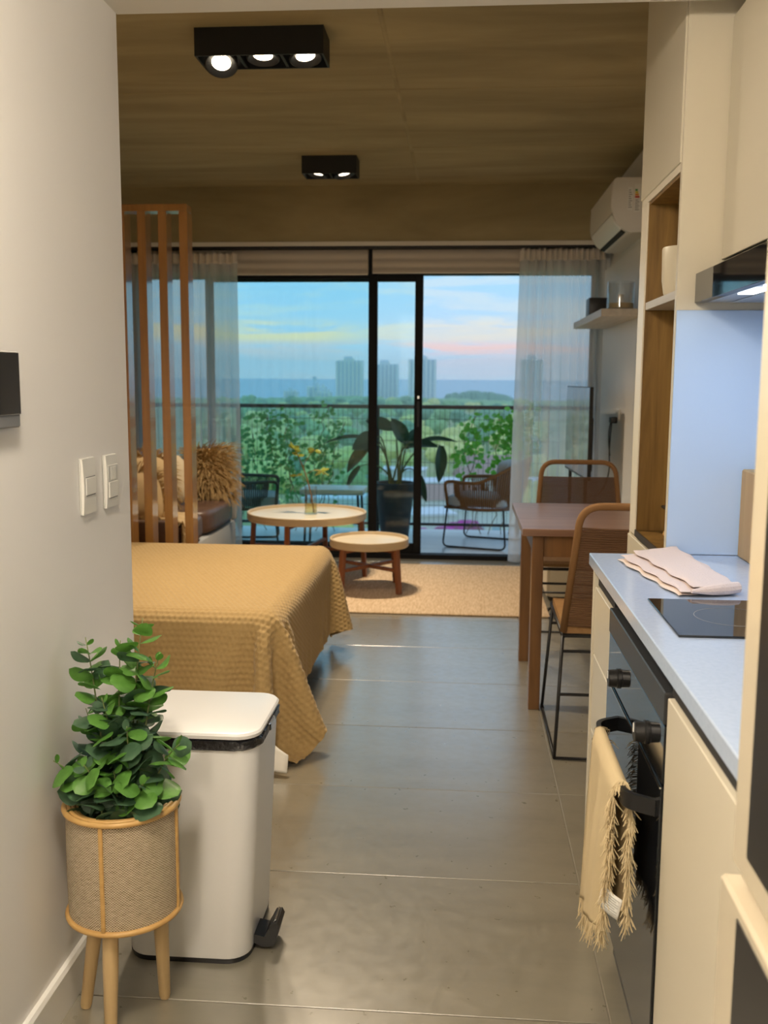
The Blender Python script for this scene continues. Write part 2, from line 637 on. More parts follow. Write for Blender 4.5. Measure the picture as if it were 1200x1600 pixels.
# ================================================================== THE SETTING
XL, XR, YB, YW, ZC, ZS, YS = -2.65, 1.06, -1.2, 7.5, 2.77, 2.265, 2.48
XW = -0.86      # face of the kitchen's left wall

# floor: grout bed with tiles of 1.2 x 0.6 m
floor = struct(MB().box(XL, XR, YB, YW, -.12, -.004).build('floor', 'grout'))
T0, TX = 1.993, .343
tile_meshes = {}
for i in range(-3, 2):
    for j in range(-6, 11):
        x0, x1 = TX + 1.2 * i + .0015, TX + 1.2 * (i + 1) - .0015
        y0, y1 = T0 + .597 * j + .0015, T0 + .597 * (j + 1) - .0015
        x0, x1, y0, y1 = max(x0, XL), min(x1, XR), max(y0, YB), min(y1, YW)
        if x1 - x0 < .02 or y1 - y0 < .02 or (x1 <= XW + .02 and y1 < YS - .05):
            continue
        key = (round(x1 - x0, 3), round(y1 - y0, 3))
        if key not in tile_meshes:
            tile_meshes[key] = MB().box(-key[0] / 2, key[0] / 2, -key[1] / 2, key[1] / 2, -.01, 0, .0012).mesh('tile', 'tile', smooth=None)
        share('tile', tile_meshes[key], floor, Matrix.Translation(((x0 + x1) / 2, (y0 + y1) / 2, random.uniform(-.0003, .0003))))

# walls
mb = MB()
b_ = .008
mb.prism([(XL, YB), (XW, YB), (XW, YS - b_), (XW - b_ * .3, YS - b_ * .3), (XW - b_, YS), (XL, YS)], 'z', 0, ZC + .02)
wall_left = struct(mb.build('wall_left', 'wall_white', smooth=None))
struct(MB().box(XL - .12, XL, YB, YW + .12, 0, ZC + .02).build('wall_far_left', 'wall_white'))
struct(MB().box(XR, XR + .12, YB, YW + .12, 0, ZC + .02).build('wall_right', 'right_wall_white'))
struct(MB().box(XL, XR, YB - .12, YB, 0, ZC + .02).build('wall_back', 'wall_white'))
ceiling = struct(MB().box(XL - .12, XR + .12, YS - .2, YW + .12, ZC, ZC + .2).build('ceiling', 'concrete'))
MB().prism([(-.012, 0), (.012, 0), (.004, -.004), (-.004, -.004)], 'y', 0, 4.85).build('joint_ridge', 'concrete', ceiling).location = (-.34, YS, ZC + .0005)
MB().prism([(-.010, 0), (.010, 0), (.003, -.003), (-.003, -.003)], 'x', 0, XR - XL).build('joint_ridge', 'concrete', ceiling).location = (XL, 4.95, ZC + .0005)
MB().prism([(-.010, 0), (.010, 0), (.003, -.003), (-.003, -.003)], 'x', 0, XR - XL).build('joint_ridge', 'concrete', ceiling).location = (XL, 6.15, ZC + .0005)
# dropped ceiling over the kitchen
struct(MB().box(XW, XR, YB, YS, ZS, ZC + .02).build('ceiling_soffit', 'soffit_paint'))
# concrete beam over the window and the strips of wall beside it
struct(MB().box(XL, XR, 7.30, YW + .12, 2.36, ZC).build('wall_window_beam', 'concrete'))
struct(MB().box(XL, XR, 7.292, 7.30, 2.345, 2.375).build('trim_1', 'soffit_paint'))
wl = MB().box(XL, -2.56, YW, YW + .12, 0, 2.36).box(1.0, XR, YW, YW + .12, 0, 2.36)
struct(wl.build('wall_window', 'wall_white'))

# skirting on the left kitchen wall
mb = MB().prism([(XW + .0005, 0), (XW + .016, 0), (XW + .016, .092), (XW + .011, .1), (XW + .0005, .1)], 'y', YB, YS - .004)
struct(mb.build('baseboard_left', 'skirting_white'))

# sliding window: outer frame, fixed light, sliding leaf (pushed open), their panes
win = struct(MB().box(-2.56, 1.0, 7.50, 7.60, 0, .035).box(-2.56, 1.0, 7.50, 7.60, 2.16, 2.36)
             .box(-2.56, -2.50, 7.50, 7.60, .035, 2.16).box(.94, 1.0, 7.50, 7.60, .035, 2.16).build('window_1', 'frame_black'))


def leaf(name, x0, x1, y0, y1, z0, z1, sl, sr, rb, rt_, handle=False):
    f = MB().box(x0, x0 + sl, y0, y1, z0, z1, .003).box(x1 - sr, x1, y0, y1, z0, z1, .003)
    f.box(x0 + sl, x1 - sr, y0, y1, z0, z0 + rb).box(x0 + sl, x1 - sr, y0, y1, z1 - rt_, z1)
    o = f.build(name, 'frame_black', win)
    ym = (y0 + y1) / 2
    MB().box(x0 + sl, x1 - sr, ym - .003, ym + .003, z0 + rb, z1 - rt_).build('pane', 'pane_glass', o)
    return o


leaf('fixed_light', -2.50, -.656, 7.505, 7.545, .035, 2.16, .06, .068, .07, .03)
sl_ = leaf('sliding_leaf', -1.99, -.313, 7.552, 7.592, .035, 2.16, .06, .062, .075, .045)
MB().box(-.352, -.332, 7.538, 7.552, 1.02, 1.22, .004).build('window_handle', 'black_metal', sl_)
MB().box(-.35, -.334, 7.532, 7.539, 1.235, 1.26, .002).build('lock', 'chrome', sl_)

# balcony: slab, slab above, railing
bal = struct(MB().box(-3.6, 2.0, 7.62, 9.25, -.20, -.03).build('balcony_floor', 'balcony_tile'))
struct(MB().box(-3.6, 2.0, 7.62, 9.25, 2.62, 2.80).build('balcony_ceiling', 'soffit_paint'))
struct(MB().box(-3.6, 2.0, 7.60, 7.62, -.2, 0.02).build('trim_2', 'frame_black'))

# ================================================================== LAMPS
def spotlamp(name, loc, aim, power, col, size, ang, blend=.6):
    d = bpy.data.lights.new(name, 'SPOT')
    d.energy = power
    d.color = col
    d.spot_size = R(ang)
    d.spot_blend = blend
    d.shadow_soft_size = size
    o = bpy.data.objects.new(name, d)
    C.objects.link(o)
    o.location = loc
    o.rotation_euler = (Vector(aim) - Vector(loc)).to_track_quat('-Z', 'Y').to_euler()
    return o


emit('bulb_warm', (1.0, .84, .60), 14.0)
emit('bulb_dim', (1.0, .86, .66), 5.0)
emit('hood_led', (.80, .90, 1.0), 6.0)
emit('tiny_led', (1.0, .8, .5), 3.0)


def ceiling_box(name, label, x0, x1, y0, bulbs, power, mat_b, cone=125):
    """black surface-mounted box with tilting round lamps in its open underside"""
    y1, z0 = y0 + .185, ZC - .108
    t = thing(name, label, 'ceiling light', ((x0 + x1) / 2, y0 + .09, z0), 'black ceiling lamp boxes')
    h = MB().box(x0, x1, y0, y0 + .008, z0, ZC).box(x0, x1, y1 - .008, y1, z0, ZC)
    h.box(x0, x0 + .008, y0 + .008, y1 - .008, z0, ZC).box(x1 - .008, x1, y0 + .008, y1 - .008, z0, ZC)
    h.box(x0 + .008, x1 - .008, y0 + .008, y1 - .008, ZC - .05, ZC)
    h.build('housing', 'lamp_black', t)
    n = len(bulbs)
    wd = (x1 - x0) / n
    for k in range(1, n):
        MB().box(x0 + wd * k - .006, x0 + wd * k + .006, y0 + .008, y1 - .008, z0 + .004, ZC - .05).build('divider', 'lamp_black', t)
    for k, (aim, dz, pw) in enumerate(bulbs):
        c = Vector((x0 + wd * (k + .5), y0 + .0925, z0 + .03 + dz))
        d = Vector(aim).normalized()
        rot = d.to_track_quat('-Z', 'Y').to_matrix().to_4x4()
        mt = Matrix.Translation(c) @ rot
        ring = MB().lathe([(.038, .028), (.066, .02), (.068, -.014), (.062, -.018), (.050, -.010), (.038, .0)], 28)
        ring.v = [tuple(mt @ Vector(q)) for q in ring.v]
        hd = ring.build('lamp_head', 'lamp_black', t)
        disc = MB().lathe([(.001, -.002), (.0385, -.002), (.0385, .001), (.001, .001)], 24)
        disc.v = [tuple(mt @ Vector(q)) for q in disc.v]
        disc.build('bulb', mat_b, hd)
        s = spotlamp('ceiling_spot', c + d * .035, c + d, power * pw, WARM, .045, cone, .9)
        s.parent = t
        s.location = Vector(s.location) - Vector(t.location)
    return t


ceiling_box('ceiling_lamp', 'black box ceiling lamp with three lit round bulbs', -1.096, -.575, 4.06,
            [((.10, -.62, -1), -.028, 1.0), ((.02, -.16, -1), -.004, .9), ((.15, -.22, -1), -.008, 1.0)], P_SPOT, 'bulb_warm')
ceiling_box('ceiling_lamp', 'smaller black box ceiling lamp with two round bulbs near the window', -1.036, -.69, 6.33,
            [((-.2, -.12, -1), -.008, 1.0), ((.25, -.1, -1), -.012, 1.0)], P_SPOT2, 'bulb_dim', 92)


def opal_lamp(name, label, c, r_, squash, inten):
    """opal glass ceiling lamp; the glass itself gives the light"""
    t = thing(name, label, 'ceiling light', (c[0], c[1], ZS - .001))
    MB().lathe([(.001, ZS - c[2]), (.07, ZS - c[2]), (.07, ZS - c[2] - .02), (.02, ZS - c[2] - .025), (.02, r_ * squash * .9), (.001, r_ * squash * .9)], 24, c).build('canopy', 'plastic_white', t)
    emit('opal_' + name, WARM2, inten / (PI * r_ * r_ * (.5 + .5 * squash)))
    MB().lathe([(r_ * math.sin(PI * k / 12) + .0005, -r_ * squash * math.cos(PI * k / 12)) for k in range(13)], 24, c).build('opal_glass', 'opal_' + name, t, smooth=180)


opal_lamp('globe_lamp', 'round opal glass globe lamp on the entrance ceiling', (-.55, -.5, 2.06), .11, 1.0, P_GLOBE)
opal_lamp('disc_lamp', 'flat opal glass lamp on the kitchen ceiling', (-.42, .95, 2.20), .12, .4, P_DISC)

# ================================================================== KITCHEN (right side)
XF = .352       # plane of the base fronts


def front(x, y0, y1, z0, z1, parent, name, th=.02, mt='cabinet_cream'):
    return MB().box(x, x + th, y0 + .0015, y1 - .0015, z0, z1, .0015).build(name, mt, parent)


# drawer unit at the far end of the worktop
t = thing('drawer_unit', 'narrow cream kitchen unit of three drawers beside the oven', 'cabinet', (.7, 2.42, 0))
MB().box(XF + .02, 1.055, 2.272, 2.545, .13, .90).build('carcass', 'carcass_white', t)
MB().box(XF - .004, 1.055, 2.547, 2.565, 0, .90, .001).build('end_panel', 'cabinet_cream', t)
MB().box(XF + .045, 1.05, 2.272, 2.545, 0, .13).build('plinth', 'cabinet_cream', t)
for (z0, z1) in ((.135, .470), (.474, .672), (.676, .852)):
    front(XF, 2.268, 2.545, z0, z1, t, 'drawer')
MB().box(XF + .008, XF + .02, 2.27, 2.545, .856, .902).build('grip_channel', 'dark_gap', t)

# cabinet in front of the oven (nearer the fridge)
t = thing('base_cabinet', 'cream kitchen base cabinet with plain door between oven and fridge', 'cabinet', (.7, 1.39, 0))
MB().box(XF + .02, 1.055, 1.15, 1.625, .13, .90).build('carcass', 'carcass_white', t)
MB().box(XF + .045, 1.05, 1.15, 1.625, 0, .13).build('plinth', 'cabinet_cream', t)
front(XF, 1.15, 1.628, .135, .856, t, 'door')
MB().box(XF + .008, XF + .02, 1.15, 1.628, .860, .902).build('grip_channel', 'dark_gap', t)

# oven
ov = thing('built_in_oven', 'black glass built-in oven under the worktop', 'oven', (.7, 1.95, 0))
MB().box(XF + .02, 1.05, 1.632, 2.264, .10, .895).build('body', 'black_metal', ov)
MB().box(XF - .004, XF + .02, 1.634, 2.264, .805, .862, .002).build('top_fascia', 'oven_fascia', ov)
MB().box(XF - .002, XF + .02, 1.634, 2.264, .70, .803, .001).build('control_panel', 'black_glass', ov)
dr = MB().box(XF - .004, XF + .02, 1.634, 2.264, .150, .695, .002).build('oven_door', 'black_glass', ov)
MB().box(XF - .006, XF - .003, 1.634, 2.264, .692, .6945).build('edge_strip', 'chrome', dr)
MB().box(XF + .002, XF + .02, 1.634, 2.264, .135, .148).build('lower_edge', 'black_plastic', ov)
MB().box(XF + .035, 1.0, 1.634, 2.264, 0, .132).build('plinth', 'oven_fascia', ov)
for y in (2.115, 1.785):
    kb = MB()
    pr = [(.001, 0), (.022, 0), (.022, .004), (.0195, .006), (.0185, .022), (.017, .0235), (.001, .0235)]
    kb.lathe(pr, 28)
    kb.v = [(XF - .002 - q[2], y + q[0], .738 + q[1]) for q in kb.v]
    k = kb.build('knob', 'black_plastic', ov)
    MB().box(XF - .027, XF - .0255, y - .0025, y + .0025, .738, .754).build('knob_mark', 'print_white', k)
HX = XF - .052
hp = round_path([(XF - .002, 2.10, .642), (HX, 2.07, .642), (HX, 1.70, .642), (XF - .002, 1.67, .642)], .035, 6)
hb = MB()
sec = []
for i, p in enumerate(hp):
    d = (hp[min(i + 1, len(hp) - 1)] - hp[max(i - 1, 0)]).normalized()
    nn = Vector((-d.y, d.x, 0)) * .005
    sec.append([p + nn + Vector((0, 0, -.015)), p + nn + Vector((0, 0, .015)), p - nn + Vector((0, 0, .015)), p - nn + Vector((0, 0, -.015))])
hb.add([q for r_ in sec for q in r_], [(i * 4 + k, i * 4 + (k + 1) % 4, i * 4 + 4 + (k + 1) % 4, i * 4 + 4 + k) for i in range(len(sec) - 1) for k in range(4)] + [(0, 1, 2, 3), tuple(len(sec) * 4 - 4 + k for k in (3, 2, 1, 0))])
hb.build('handle', 'black_plastic', dr)

# worktop
wt = single('worktop', MB().box(.337, 1.058, 1.148, 2.574, .905, .936, .002), 'worktop', 'pale quartz kitchen worktop over the cream base units', 'worktop', (.7, 1.86, .905))

# induction hob
t = thing('induction_hob', 'narrow black glass hob set in the pale worktop', 'hob', (.63, 1.87, .936))
MB().box(.386, .90, 1.722, 2.018, .9362, .9405, .001).build('glass_top', 'black_glass', t)
for cx, rr in ((.52, .072), (.76, .088)):
    ring = MB().lathe([(rr, 0), (rr + .0012, 0), (rr + .0012, .0002), (rr, .0002)], 48, (cx, 1.87, .9405))
    ring.build('zone_ring', 'print_grey', t)

# folded pink towel on the worktop
t = thing('folded_towel', 'folded pale pink waffle tea towel on the worktop', 'towel', (.48, 2.33, .936))
cs = [Vector((.391, 2.455)), Vector((.555, 2.56)), Vector((.585, 2.09)), Vector((.455, 2.045))]


def quad(u, v, ins=0.0):
    a = cs[0].lerp(cs[1], u)
    b = cs[3].lerp(cs[2], u)
    return a.lerp(b, v)


def towel_layer(z0, th, u0, u1, v0, v1, amp, ph):
    vs, fs = [], []
    nu, nv = 18, 26
    for s in (0, 1):
        for i in range(nu):
            for j in range(nv):
                u, v = u0 + (u1 - u0) * i / (nu - 1), v0 + (v1 - v0) * j / (nv - 1)
                p = quad(u, v)
                e = min(i, nu - 1 - i, j, nv - 1 - j)
                rnd = {0: .5, 1: .15}.get(e, 0)
                z = z0 + th * ((1 - rnd * .9) if s else rnd * .9) + amp * math.sin(5 * u + 7 * v + ph) * math.sin(3 * v + ph) * (1 if s else .6)
                wob = .004 * math.sin(22 * v + ph) if i in (0, nu - 1) else 0
                vs.append((p.x + wob, p.y + .003 * math.sin(19 * u + ph) * (j in (0, nv - 1)), z))
    k = nu * nv
    for i in range(nu - 1):
        for j in range(nv - 1):
            a, b, c, d = i * nv + j, (i + 1) * nv + j, (i + 1) * nv + j + 1, i * nv + j + 1
            fs += [(a, d, c, b), (a + k, b + k, c + k, d + k)]
    rim = [i * nv for i in range(nu)] + [(nu - 1) * nv + j for j in range(1, nv)] + [i * nv + nv - 1 for i in range(nu - 2, -1, -1)] + [j for j in range(nv - 2, 0, -1)]
    for a, b in zip(rim, rim[1:] + rim[:1]):
        fs.append((a, b, b + k, a + k))
    return MB().add(vs, fs)


towel_layer(.9375, .007, 0.0, 1.0, 0.0, .99, .0006, 0).build('lower_fold', 'towel_pink_edge', t)
towel_layer(.9452, .007, .06, 1.0, -.02, 1.0, .0006, 1.2).build('middle_fold', 'towel_pink', t)
towel_layer(.9535, .008, .26, 1.01, -.02, 1.01, .0010, 2.3).build('upper_fold', 'towel_pink', t)
mb = MB()
pa, pb = quad(1.01, 1.0), quad(.2, 1.01)
# rolled fold at the near end
n_ = Vector((pa - pb).to_3d()).normalized()
path = [Vector((pb.x, pb.y, .950)), Vector(((pa.x + pb.x) / 2, (pa.y + pb.y) / 2 - .006, .951)), Vector((pa.x, pa.y - .004, .953))]
mb.tube(bez(*path, n=8), [.004, .006, .009, .011, .012, .013, .013, .012], 10)
mb.build('rolled_fold', 'towel_pink', t)

# chopping board standing at the back
bx = MB().box(.712, .76, 2.30, 2.56, .9365, 1.163, .004)
single('chopping_board', bx, 'board_wood', 'thick pale wooden chopping board standing upright on the worktop', 'chopping board', (.735, 2.43, .9365))

# splash back on the right wall
struct(MB().box(1.05, 1.06, 1.15, 2.575, .937, 1.68).build('backsplash_right', 'splash_pale_blue'))

# tall unit with the open wooden niche
XT, Y0, Y1 = .533, 2.58, 3.135
t = thing('tall_niche_unit', 'tall cream unit with an open oak niche beside the worktop', 'cabinet', (.8, 2.86, 0))
MB().box(XT, 1.056, Y0, Y0 + .02, 0, 2.76, .001).build('side_panel', 'cabinet_cream', t)
MB().box(XT, 1.056, Y1 - .02, Y1, 0, 2.76, .001).build('side_panel', 'cabinet_cream', t)
front(XT - .004, Y0 + .012, Y1 + .002, 1.925, 2.76, t, 'upper_door')
MB().box(XT + .02, 1.05, Y0 + .02, Y1 - .02, 1.925, 2.75).build('upper_carcass', 'carcass_white', t)
MB().box(XT, 1.05, Y0 + .02, Y1 - .02, 1.905, 1.925).build('niche_top_edge', 'cabinet_edge', t)
MB().box(XT + .02, 1.05, Y0 + .02, Y1 - .02, 0, .915).build('lower_carcass', 'carcass_white', t)
for (z0, z1) in ((.10, .50), (.504, .72), (.724, .905)):
    front(XT - .004, Y0 + .012, Y1 + .002, z0, z1, t, 'drawer')
MB().box(XT + .001, 1.05, Y0 - .008, Y0 - .0005, .937, 1.562, .001).build('splash_panel', 'splash_pale_blue', t)  # thin bluish sheet over the cream side panel, up to hood level
nb = MB().box(XT + .002, .90, Y0 + .0205, Y0 + .0285, .93, 1.904).box(XT + .002, .90, Y1 - .113, Y1 - .105, .93, 1.904)
nb.box(.885, .90, Y0 + .03, Y1 - .115, .93, 1.904).box(XT + .004, .885, Y0 + .03, Y1 - .115, 1.896, 1.9045)
MB().box(XT - .002, XT + .018, Y1 - .105, Y1 - .0205, .915, 1.904, .0015).build('stile', 'cabinet_edge', t)
nb.build('niche_lining', 'niche_wood', t)
MB().box(XT, 1.05, Y0 + .021, Y1 - .106, .915, .93).build('niche_floor', 'niche_wood', t)
MB().box(XT - .002, XT + .003, Y0 + .021, Y1 - .106, .913, .932).build('floor_edge', 'oven_fascia', t)
MB().box(XT + .002, .884, Y0 + .0295, Y1 - .1145, 1.592, 1.614, .001).build('shelf', 'shelf_white_wood', t)

# things in the niche
pt = MB().lathe([(.001, 0), (.050, 0), (.060, .012), (.066, .05), (.068, .135), (.066, .140), (.060, .138), (.058, .05), (.05, .02), (.001, .018)], 36, (.618, 2.875, 1.6145))
single('ribbed_pot', pt, 'pot_cream', 'cream ceramic pot on the niche shelf', 'pot', (.618, 2.875, 1.6145))
dm = MB().lathe([(.001, 0), (.05, 0), (.085, .03), (.088, .06), (.084, .06), (.080, .034), (.048, .006), (.001, .006)], 32, (.70, 2.90, .9445))
dm.box(.60, .80, 2.81, 2.99, 1.005, 1.014, .003)
single('serving_dish', dm, 'black_plastic', 'dark serving dish with flat lid on the woven mat', 'dish', (.70, 2.90, .9445))
mb = MB()
for k in range(8):
    rr = .018 + .012 * k
    mb.tube([(.70 + rr * math.cos(a), 2.90 + rr * math.sin(a), .9375) for a in [2 * PI * q / 40 for q in range(40)]], .0065, 6, closed=True)
single('woven_mat', mb, 'rattan', 'round woven rattan mat on the niche floor', 'mat', (.70, 2.90, .931))

# wall cabinets over the worktop
t = thing('wall_cabinet', 'cream wall cabinets above the extractor hood', 'cabinet', (.85, 1.86, 1.69))
MB().box(.66, 1.056, 1.162, 2.578, 1.69, ZS - .002).build('carcass', 'carcass_white', t)
for (a, b) in ((1.975, 2.576), (1.16, 1.973)):
    front(.638, a, b, 1.686, ZS - .004, t, 'door', .021)

# extractor hood
t = thing('extractor_hood', 'slim black glass extractor hood under the wall cabinets', 'extractor hood', (.8, 2.27, 1.58))
MB().box(.645, 1.05, 1.975, 2.572, 1.60, 1.684).build('body', 'black_metal', t)
MB().box(.577, .60, 1.972, 2.574, 1.579, 1.652, .001).build('front_glass', 'black_glass', t)
u_ = MB().box(.60, 1.05, 1.974, 2.572, 1.581, 1.598).build('underside', 'steel_under', t)
for (a, b) in ((2.0, 2.26), (2.285, 2.545)):
    MB().box(.66, .98, a, b, 1.5785, 1.5806, .0008).build('grease_filter', 'steel_under', u_)
for y in (2.05, 2.24):
    MB().box(.612, .648, y - .07, y + .07, 1.5785, 1.5806).build('hood_lamp', 'hood_led', u_)
    d = bpy.data.lights.new('hood_light', 'AREA')
    d.shape = 'RECTANGLE'
    d.size, d.size_y = .036, .14
    d.energy = P_HOOD
    d.color = COOL
    o = bpy.data.objects.new('hood_light', d)
    C.objects.link(o)
    o.parent = t
    o.location = (.63 - .8, y - 2.27, 1.577 - 1.58)

# fridge
t = thing('refrigerator', 'tall glossy cream refrigerator beside the plain cream base cabinet', 'refrigerator', (.7, .83, 0))
MB().box(.352, 1.05, .50, 1.135, .02, 2.02, .004).build('body', 'fridge_cream', t)
MB().box(.330, .350, .50, 1.138, .816, 2.02, .004).build('upper_door', 'fridge_cream', t)
MB().box(.318, .350, .50, 1.140, .05, .800, .004).build('lower_door', 'fridge_cream', t)
MB().box(.3285, .3315, .50, 1.078, .85, 1.40).build('grip_strip', 'black_plastic', t)
MB().box(.3165, .3195, .50, 1.062, .06, .785).build('grip_strip', 'black_plastic', t)
MB().box(.36, 1.0, .52, 1.12, 0, .03).build('foot', 'black_plastic', t)
struct(MB().box(.36, XR, .5, 1.14, 2.03, ZS).build('trim_3', 'cabinet_cream'))

# linen towel over the oven handle
t = thing('linen_towel', 'beige linen towel with fringed edges hanging from the oven handle', 'towel', (.29, 1.88, .3))
ty0, ty1 = 1.735, 2.02


def lt(u, v):
    """u across (Y), v along the towel from the back hem over the bar to the front hem"""
    y = ty0 + (ty1 - ty0) * u
    L = -.27 + .615 * v           # <0 back, >0 front
    sw = .5 - .5 * math.cos(PI * min(1, abs(L) / .2))
    fold = math.sin(u * 9 + 1.0) * .010 + math.sin(u * 21) * .004
    r_ = .012
    if L < -r_ * 1.5:
        x, z = HX + r_ + .004 + fold * .3 * sw, .642 + L + .010
    elif L < r_ * 1.5:
        a = (L / (r_ * 1.5)) * PI / 2
        x, z = HX - math.sin(a) * r_, .642 + .012 + .008 * math.cos(a)
    else:
        g = (L - .02) / .36
        x, z = HX - r_ - .004 + fold * sw - .012 * g, .642 - L + .010
        y = y * (1 - .18 * g) + (1.93) * .18 * g
        z -= .07 * (u - .4) * g
        y += .03 * g
    return (x, y, max(z, .1))


mb = MB().grid(lt, 26, 60)
cl_ = mb.build('cloth', 'linen_beige', t, smooth=180)
cl_.modifiers.new('thickness', 'SOLIDIFY').thickness = .003
fr = MB()


def strand(p, d, ln, rad=.0011):
    p, d = Vector(p), Vector(d).normalized()
    j = Vector((random.uniform(-.4, .4), random.uniform(-.4, .4), random.uniform(-.3, .3)))
    q = p + (d + j * .5).normalized() * ln * .5
    e = q + (d * .5 + j + Vector((0, 0, -.5))).normalized() * ln * .5
    fr.tube([p, q, e], [rad, rad, rad * .5], 4, caps=False)


for k in range(330):
    v = .02 + .98 * (k + random.random()) / 330
    for u, s in ((0.0, -1), (1.0, 1)):
        if u == 1.0 and k % 2:
            continue
        p = lt(u, v)
        for _ in range(2):
            strand(p, (random.uniform(-.7, .3) if s < 0 else random.uniform(.5, 1.0), s * .8, -.5), random.uniform(.018, .036))
for k in range(110):
    u = k / 109
    strand(lt(u, 1.0), (random.uniform(-.2, .2), random.uniform(-.2, .2), -1), random.uniform(.03, .05))
    strand(lt(u, 0.0), (0, random.uniform(-.2, .2), -1), random.uniform(.02, .04))
fo = fr.build('fringe', 'linen_beige', t, smooth=None, fix=False)
fo['kind'] = 'stuff'
ct = Vector(lt(.06, .90)) + Vector((-.010, -.024, .055))
tr, td = Vector((.032, -.034, -.014)), Vector((-.008, .004, -.042))     # across and down the tag
tn = tr.cross(td).normalized()
tn = -tn if tn.y > 0 else tn


def tagp(a, b, off=0.0):
    return ct + tr * a + td * b + tn * (.004 * math.sin(PI * a) + off)


tg = MB().grid(lambda a, b: tagp(a, b), 7, 6).build('care_tag', 'print_white', t, smooth=180)
tg.modifiers.new('thickness', 'SOLIDIFY').thickness = .0006
ln = MB()
for q in range(7):
    b = .16 + .11 * q
    a0, a1 = ((.35, .92), (.30, .80), (.35, .92))[q % 3]
    for k in range(5):
        ln.bar(tagp(a0 + (a1 - a0) * k / 5, b, .0007), tagp(a0 + (a1 - a0) * (k + 1) / 5, b, .0007), .0003, .0011, ref=tn)
for b in (.25, .45, .65):
    ln.bar(tagp(.08, b, .0007), tagp(.20, b + .04, .0007), .0003, .0035, ref=tn)
ln.build('printed_lines', 'print_grey', tg)

# ================================================================== LEFT WALL FITTINGS
def plate(name, label, y0, y1, z0, z1, kind):
    t = thing(name, label, 'wall plate', (XW, (y0 + y1) / 2, z0), 'ivory wall plates')
    x = XW + .0005
    MB().box(x, x + .006, y0 - .001, y1 + .001, z0 - .001, z1 + .001, .002).build('backing', 'switch_grey', t)
    # softly arched cover
    mb = MB()
    n = 9
    ol = [(x + .005, z0)] + [(x + .009 + .003 * math.sin(PI * i / (n - 1)), z0 + (z1 - z0) * i / (n - 1)) for i in range(n)] + [(x + .005, z1)]
    mb.prism(ol, 'y', y0, y1)
    mb.build('cover', 'switch_ivory', t)
    zm, h, e = (z0 + z1) / 2, (z1 - z0), .011
    if kind == 'switch':
        rk = MB().box(x + .011, x + .0135, y0 + e, y1 - e, zm - h * .155, zm + h * .155, .001).build('rocker', 'switch_ivory', t)
        for z in (zm - h * .165, zm + h * .165):
            MB().box(x + .0105, x + .0126, y0 + e, y1 - e, z - .001, z + .001).build('seam', 'print_grey', t)
    else:
        MB().box(x + .010, x + .0135, y0 + e, y1 - e, zm - h * .31, zm - h * .01, .001).build('blank', 'switch_ivory', t)
        MB().box(x + .0105, x + .0126, y0 + e, y1 - e, zm - h * .325, zm - h * .31).build('seam', 'print_grey', t)
        s = MB().box(x + .010, x + .0128, y0 + e * .6, y1 - e * .6, zm + h * .0, zm + h * .31, .001).build('key_switch', 'switch_grey', t)
        for q in (-.012, 0.0, .012):
            MB().box(x + .0128, x + .0138, (y0 + y1) / 2 + q - .0045, (y0 + y1) / 2 + q + .0045, zm + h * .03, zm + h * .28, .0005).build('key', 'switch_ivory', s)


plate('light_switch', 'ivory wall plate with a single wide rocker on the white wall', 2.135, 2.212, 1.075, 1.202, 'switch')
plate('key_plate', 'ivory wall plate with three narrow keys above a blank on the white wall', 2.28, 2.357, 1.072, 1.199, 'keys')
t = thing('intercom_monitor', 'dark video intercom screen mounted on the white wall', 'intercom', (XW, 1.72, 1.29))
MB().box(XW + .0005, XW + .022, 1.62, 1.81, 1.29, 1.432, .003).build('case', 'monitor_grey', t)
MB().box(XW + .022, XW + .0245, 1.622, 1.808, 1.315, 1.430, .001).build('screen', 'black_glass', t)

# ================================================================== BIN
bt = thing('pedal_bin', 'white square pedal bin with closed lid and black bag rim', 'bin', (-.63, 2.29, 0))


def rrect(x0, x1, y0, y1, r, n=6):
    pts = []
    for (cx, cy, a0) in ((x1 - r, y1 - r, 0), (x0 + r, y1 - r, 90), (x0 + r, y0 + r, 180), (x1 - r, y0 + r, 270)):
        for k in range(n + 1):
            a = R(a0 + 90 * k / n)
            pts.append((cx + r * math.cos(a), cy + r * math.sin(a)))
    return pts


def loft(rings, cap=True):
    mb = MB()
    n = len(rings[0])
    vs = [p for r_ in rings for p in r_]
    fs = [(i * n + k, i * n + (k + 1) % n, (i + 1) * n + (k + 1) % n, (i + 1) * n + k) for i in range(len(rings) - 1) for k in range(n)]
    if cap:
        fs += [tuple(reversed(range(n))), tuple((len(rings) - 1) * n + k for k in range(n))]
    return mb.add(vs, fs)


def bin_ring(z, e=0.0, dz=0.0):
    g = z / .55
    x0, x1 = -.795 + .010 * (1 - g), -.462 - .028 * (1 - g)
    return [(x, y, z + dz * (y - 2.14)) for x, y in rrect(x0 - e, x1 + e, 2.135 - e, 2.44 + e, .055, 7)]


loft([bin_ring(.012), bin_ring(.018, .001), bin_ring(.25), bin_ring(.535), bin_ring(.538, -.003)]).build('body', 'bin_white', bt)
loft([bin_ring(0.0, -.001), bin_ring(.010, .001), bin_ring(.013, .001)]).build('base_ring', 'black_plastic', bt)
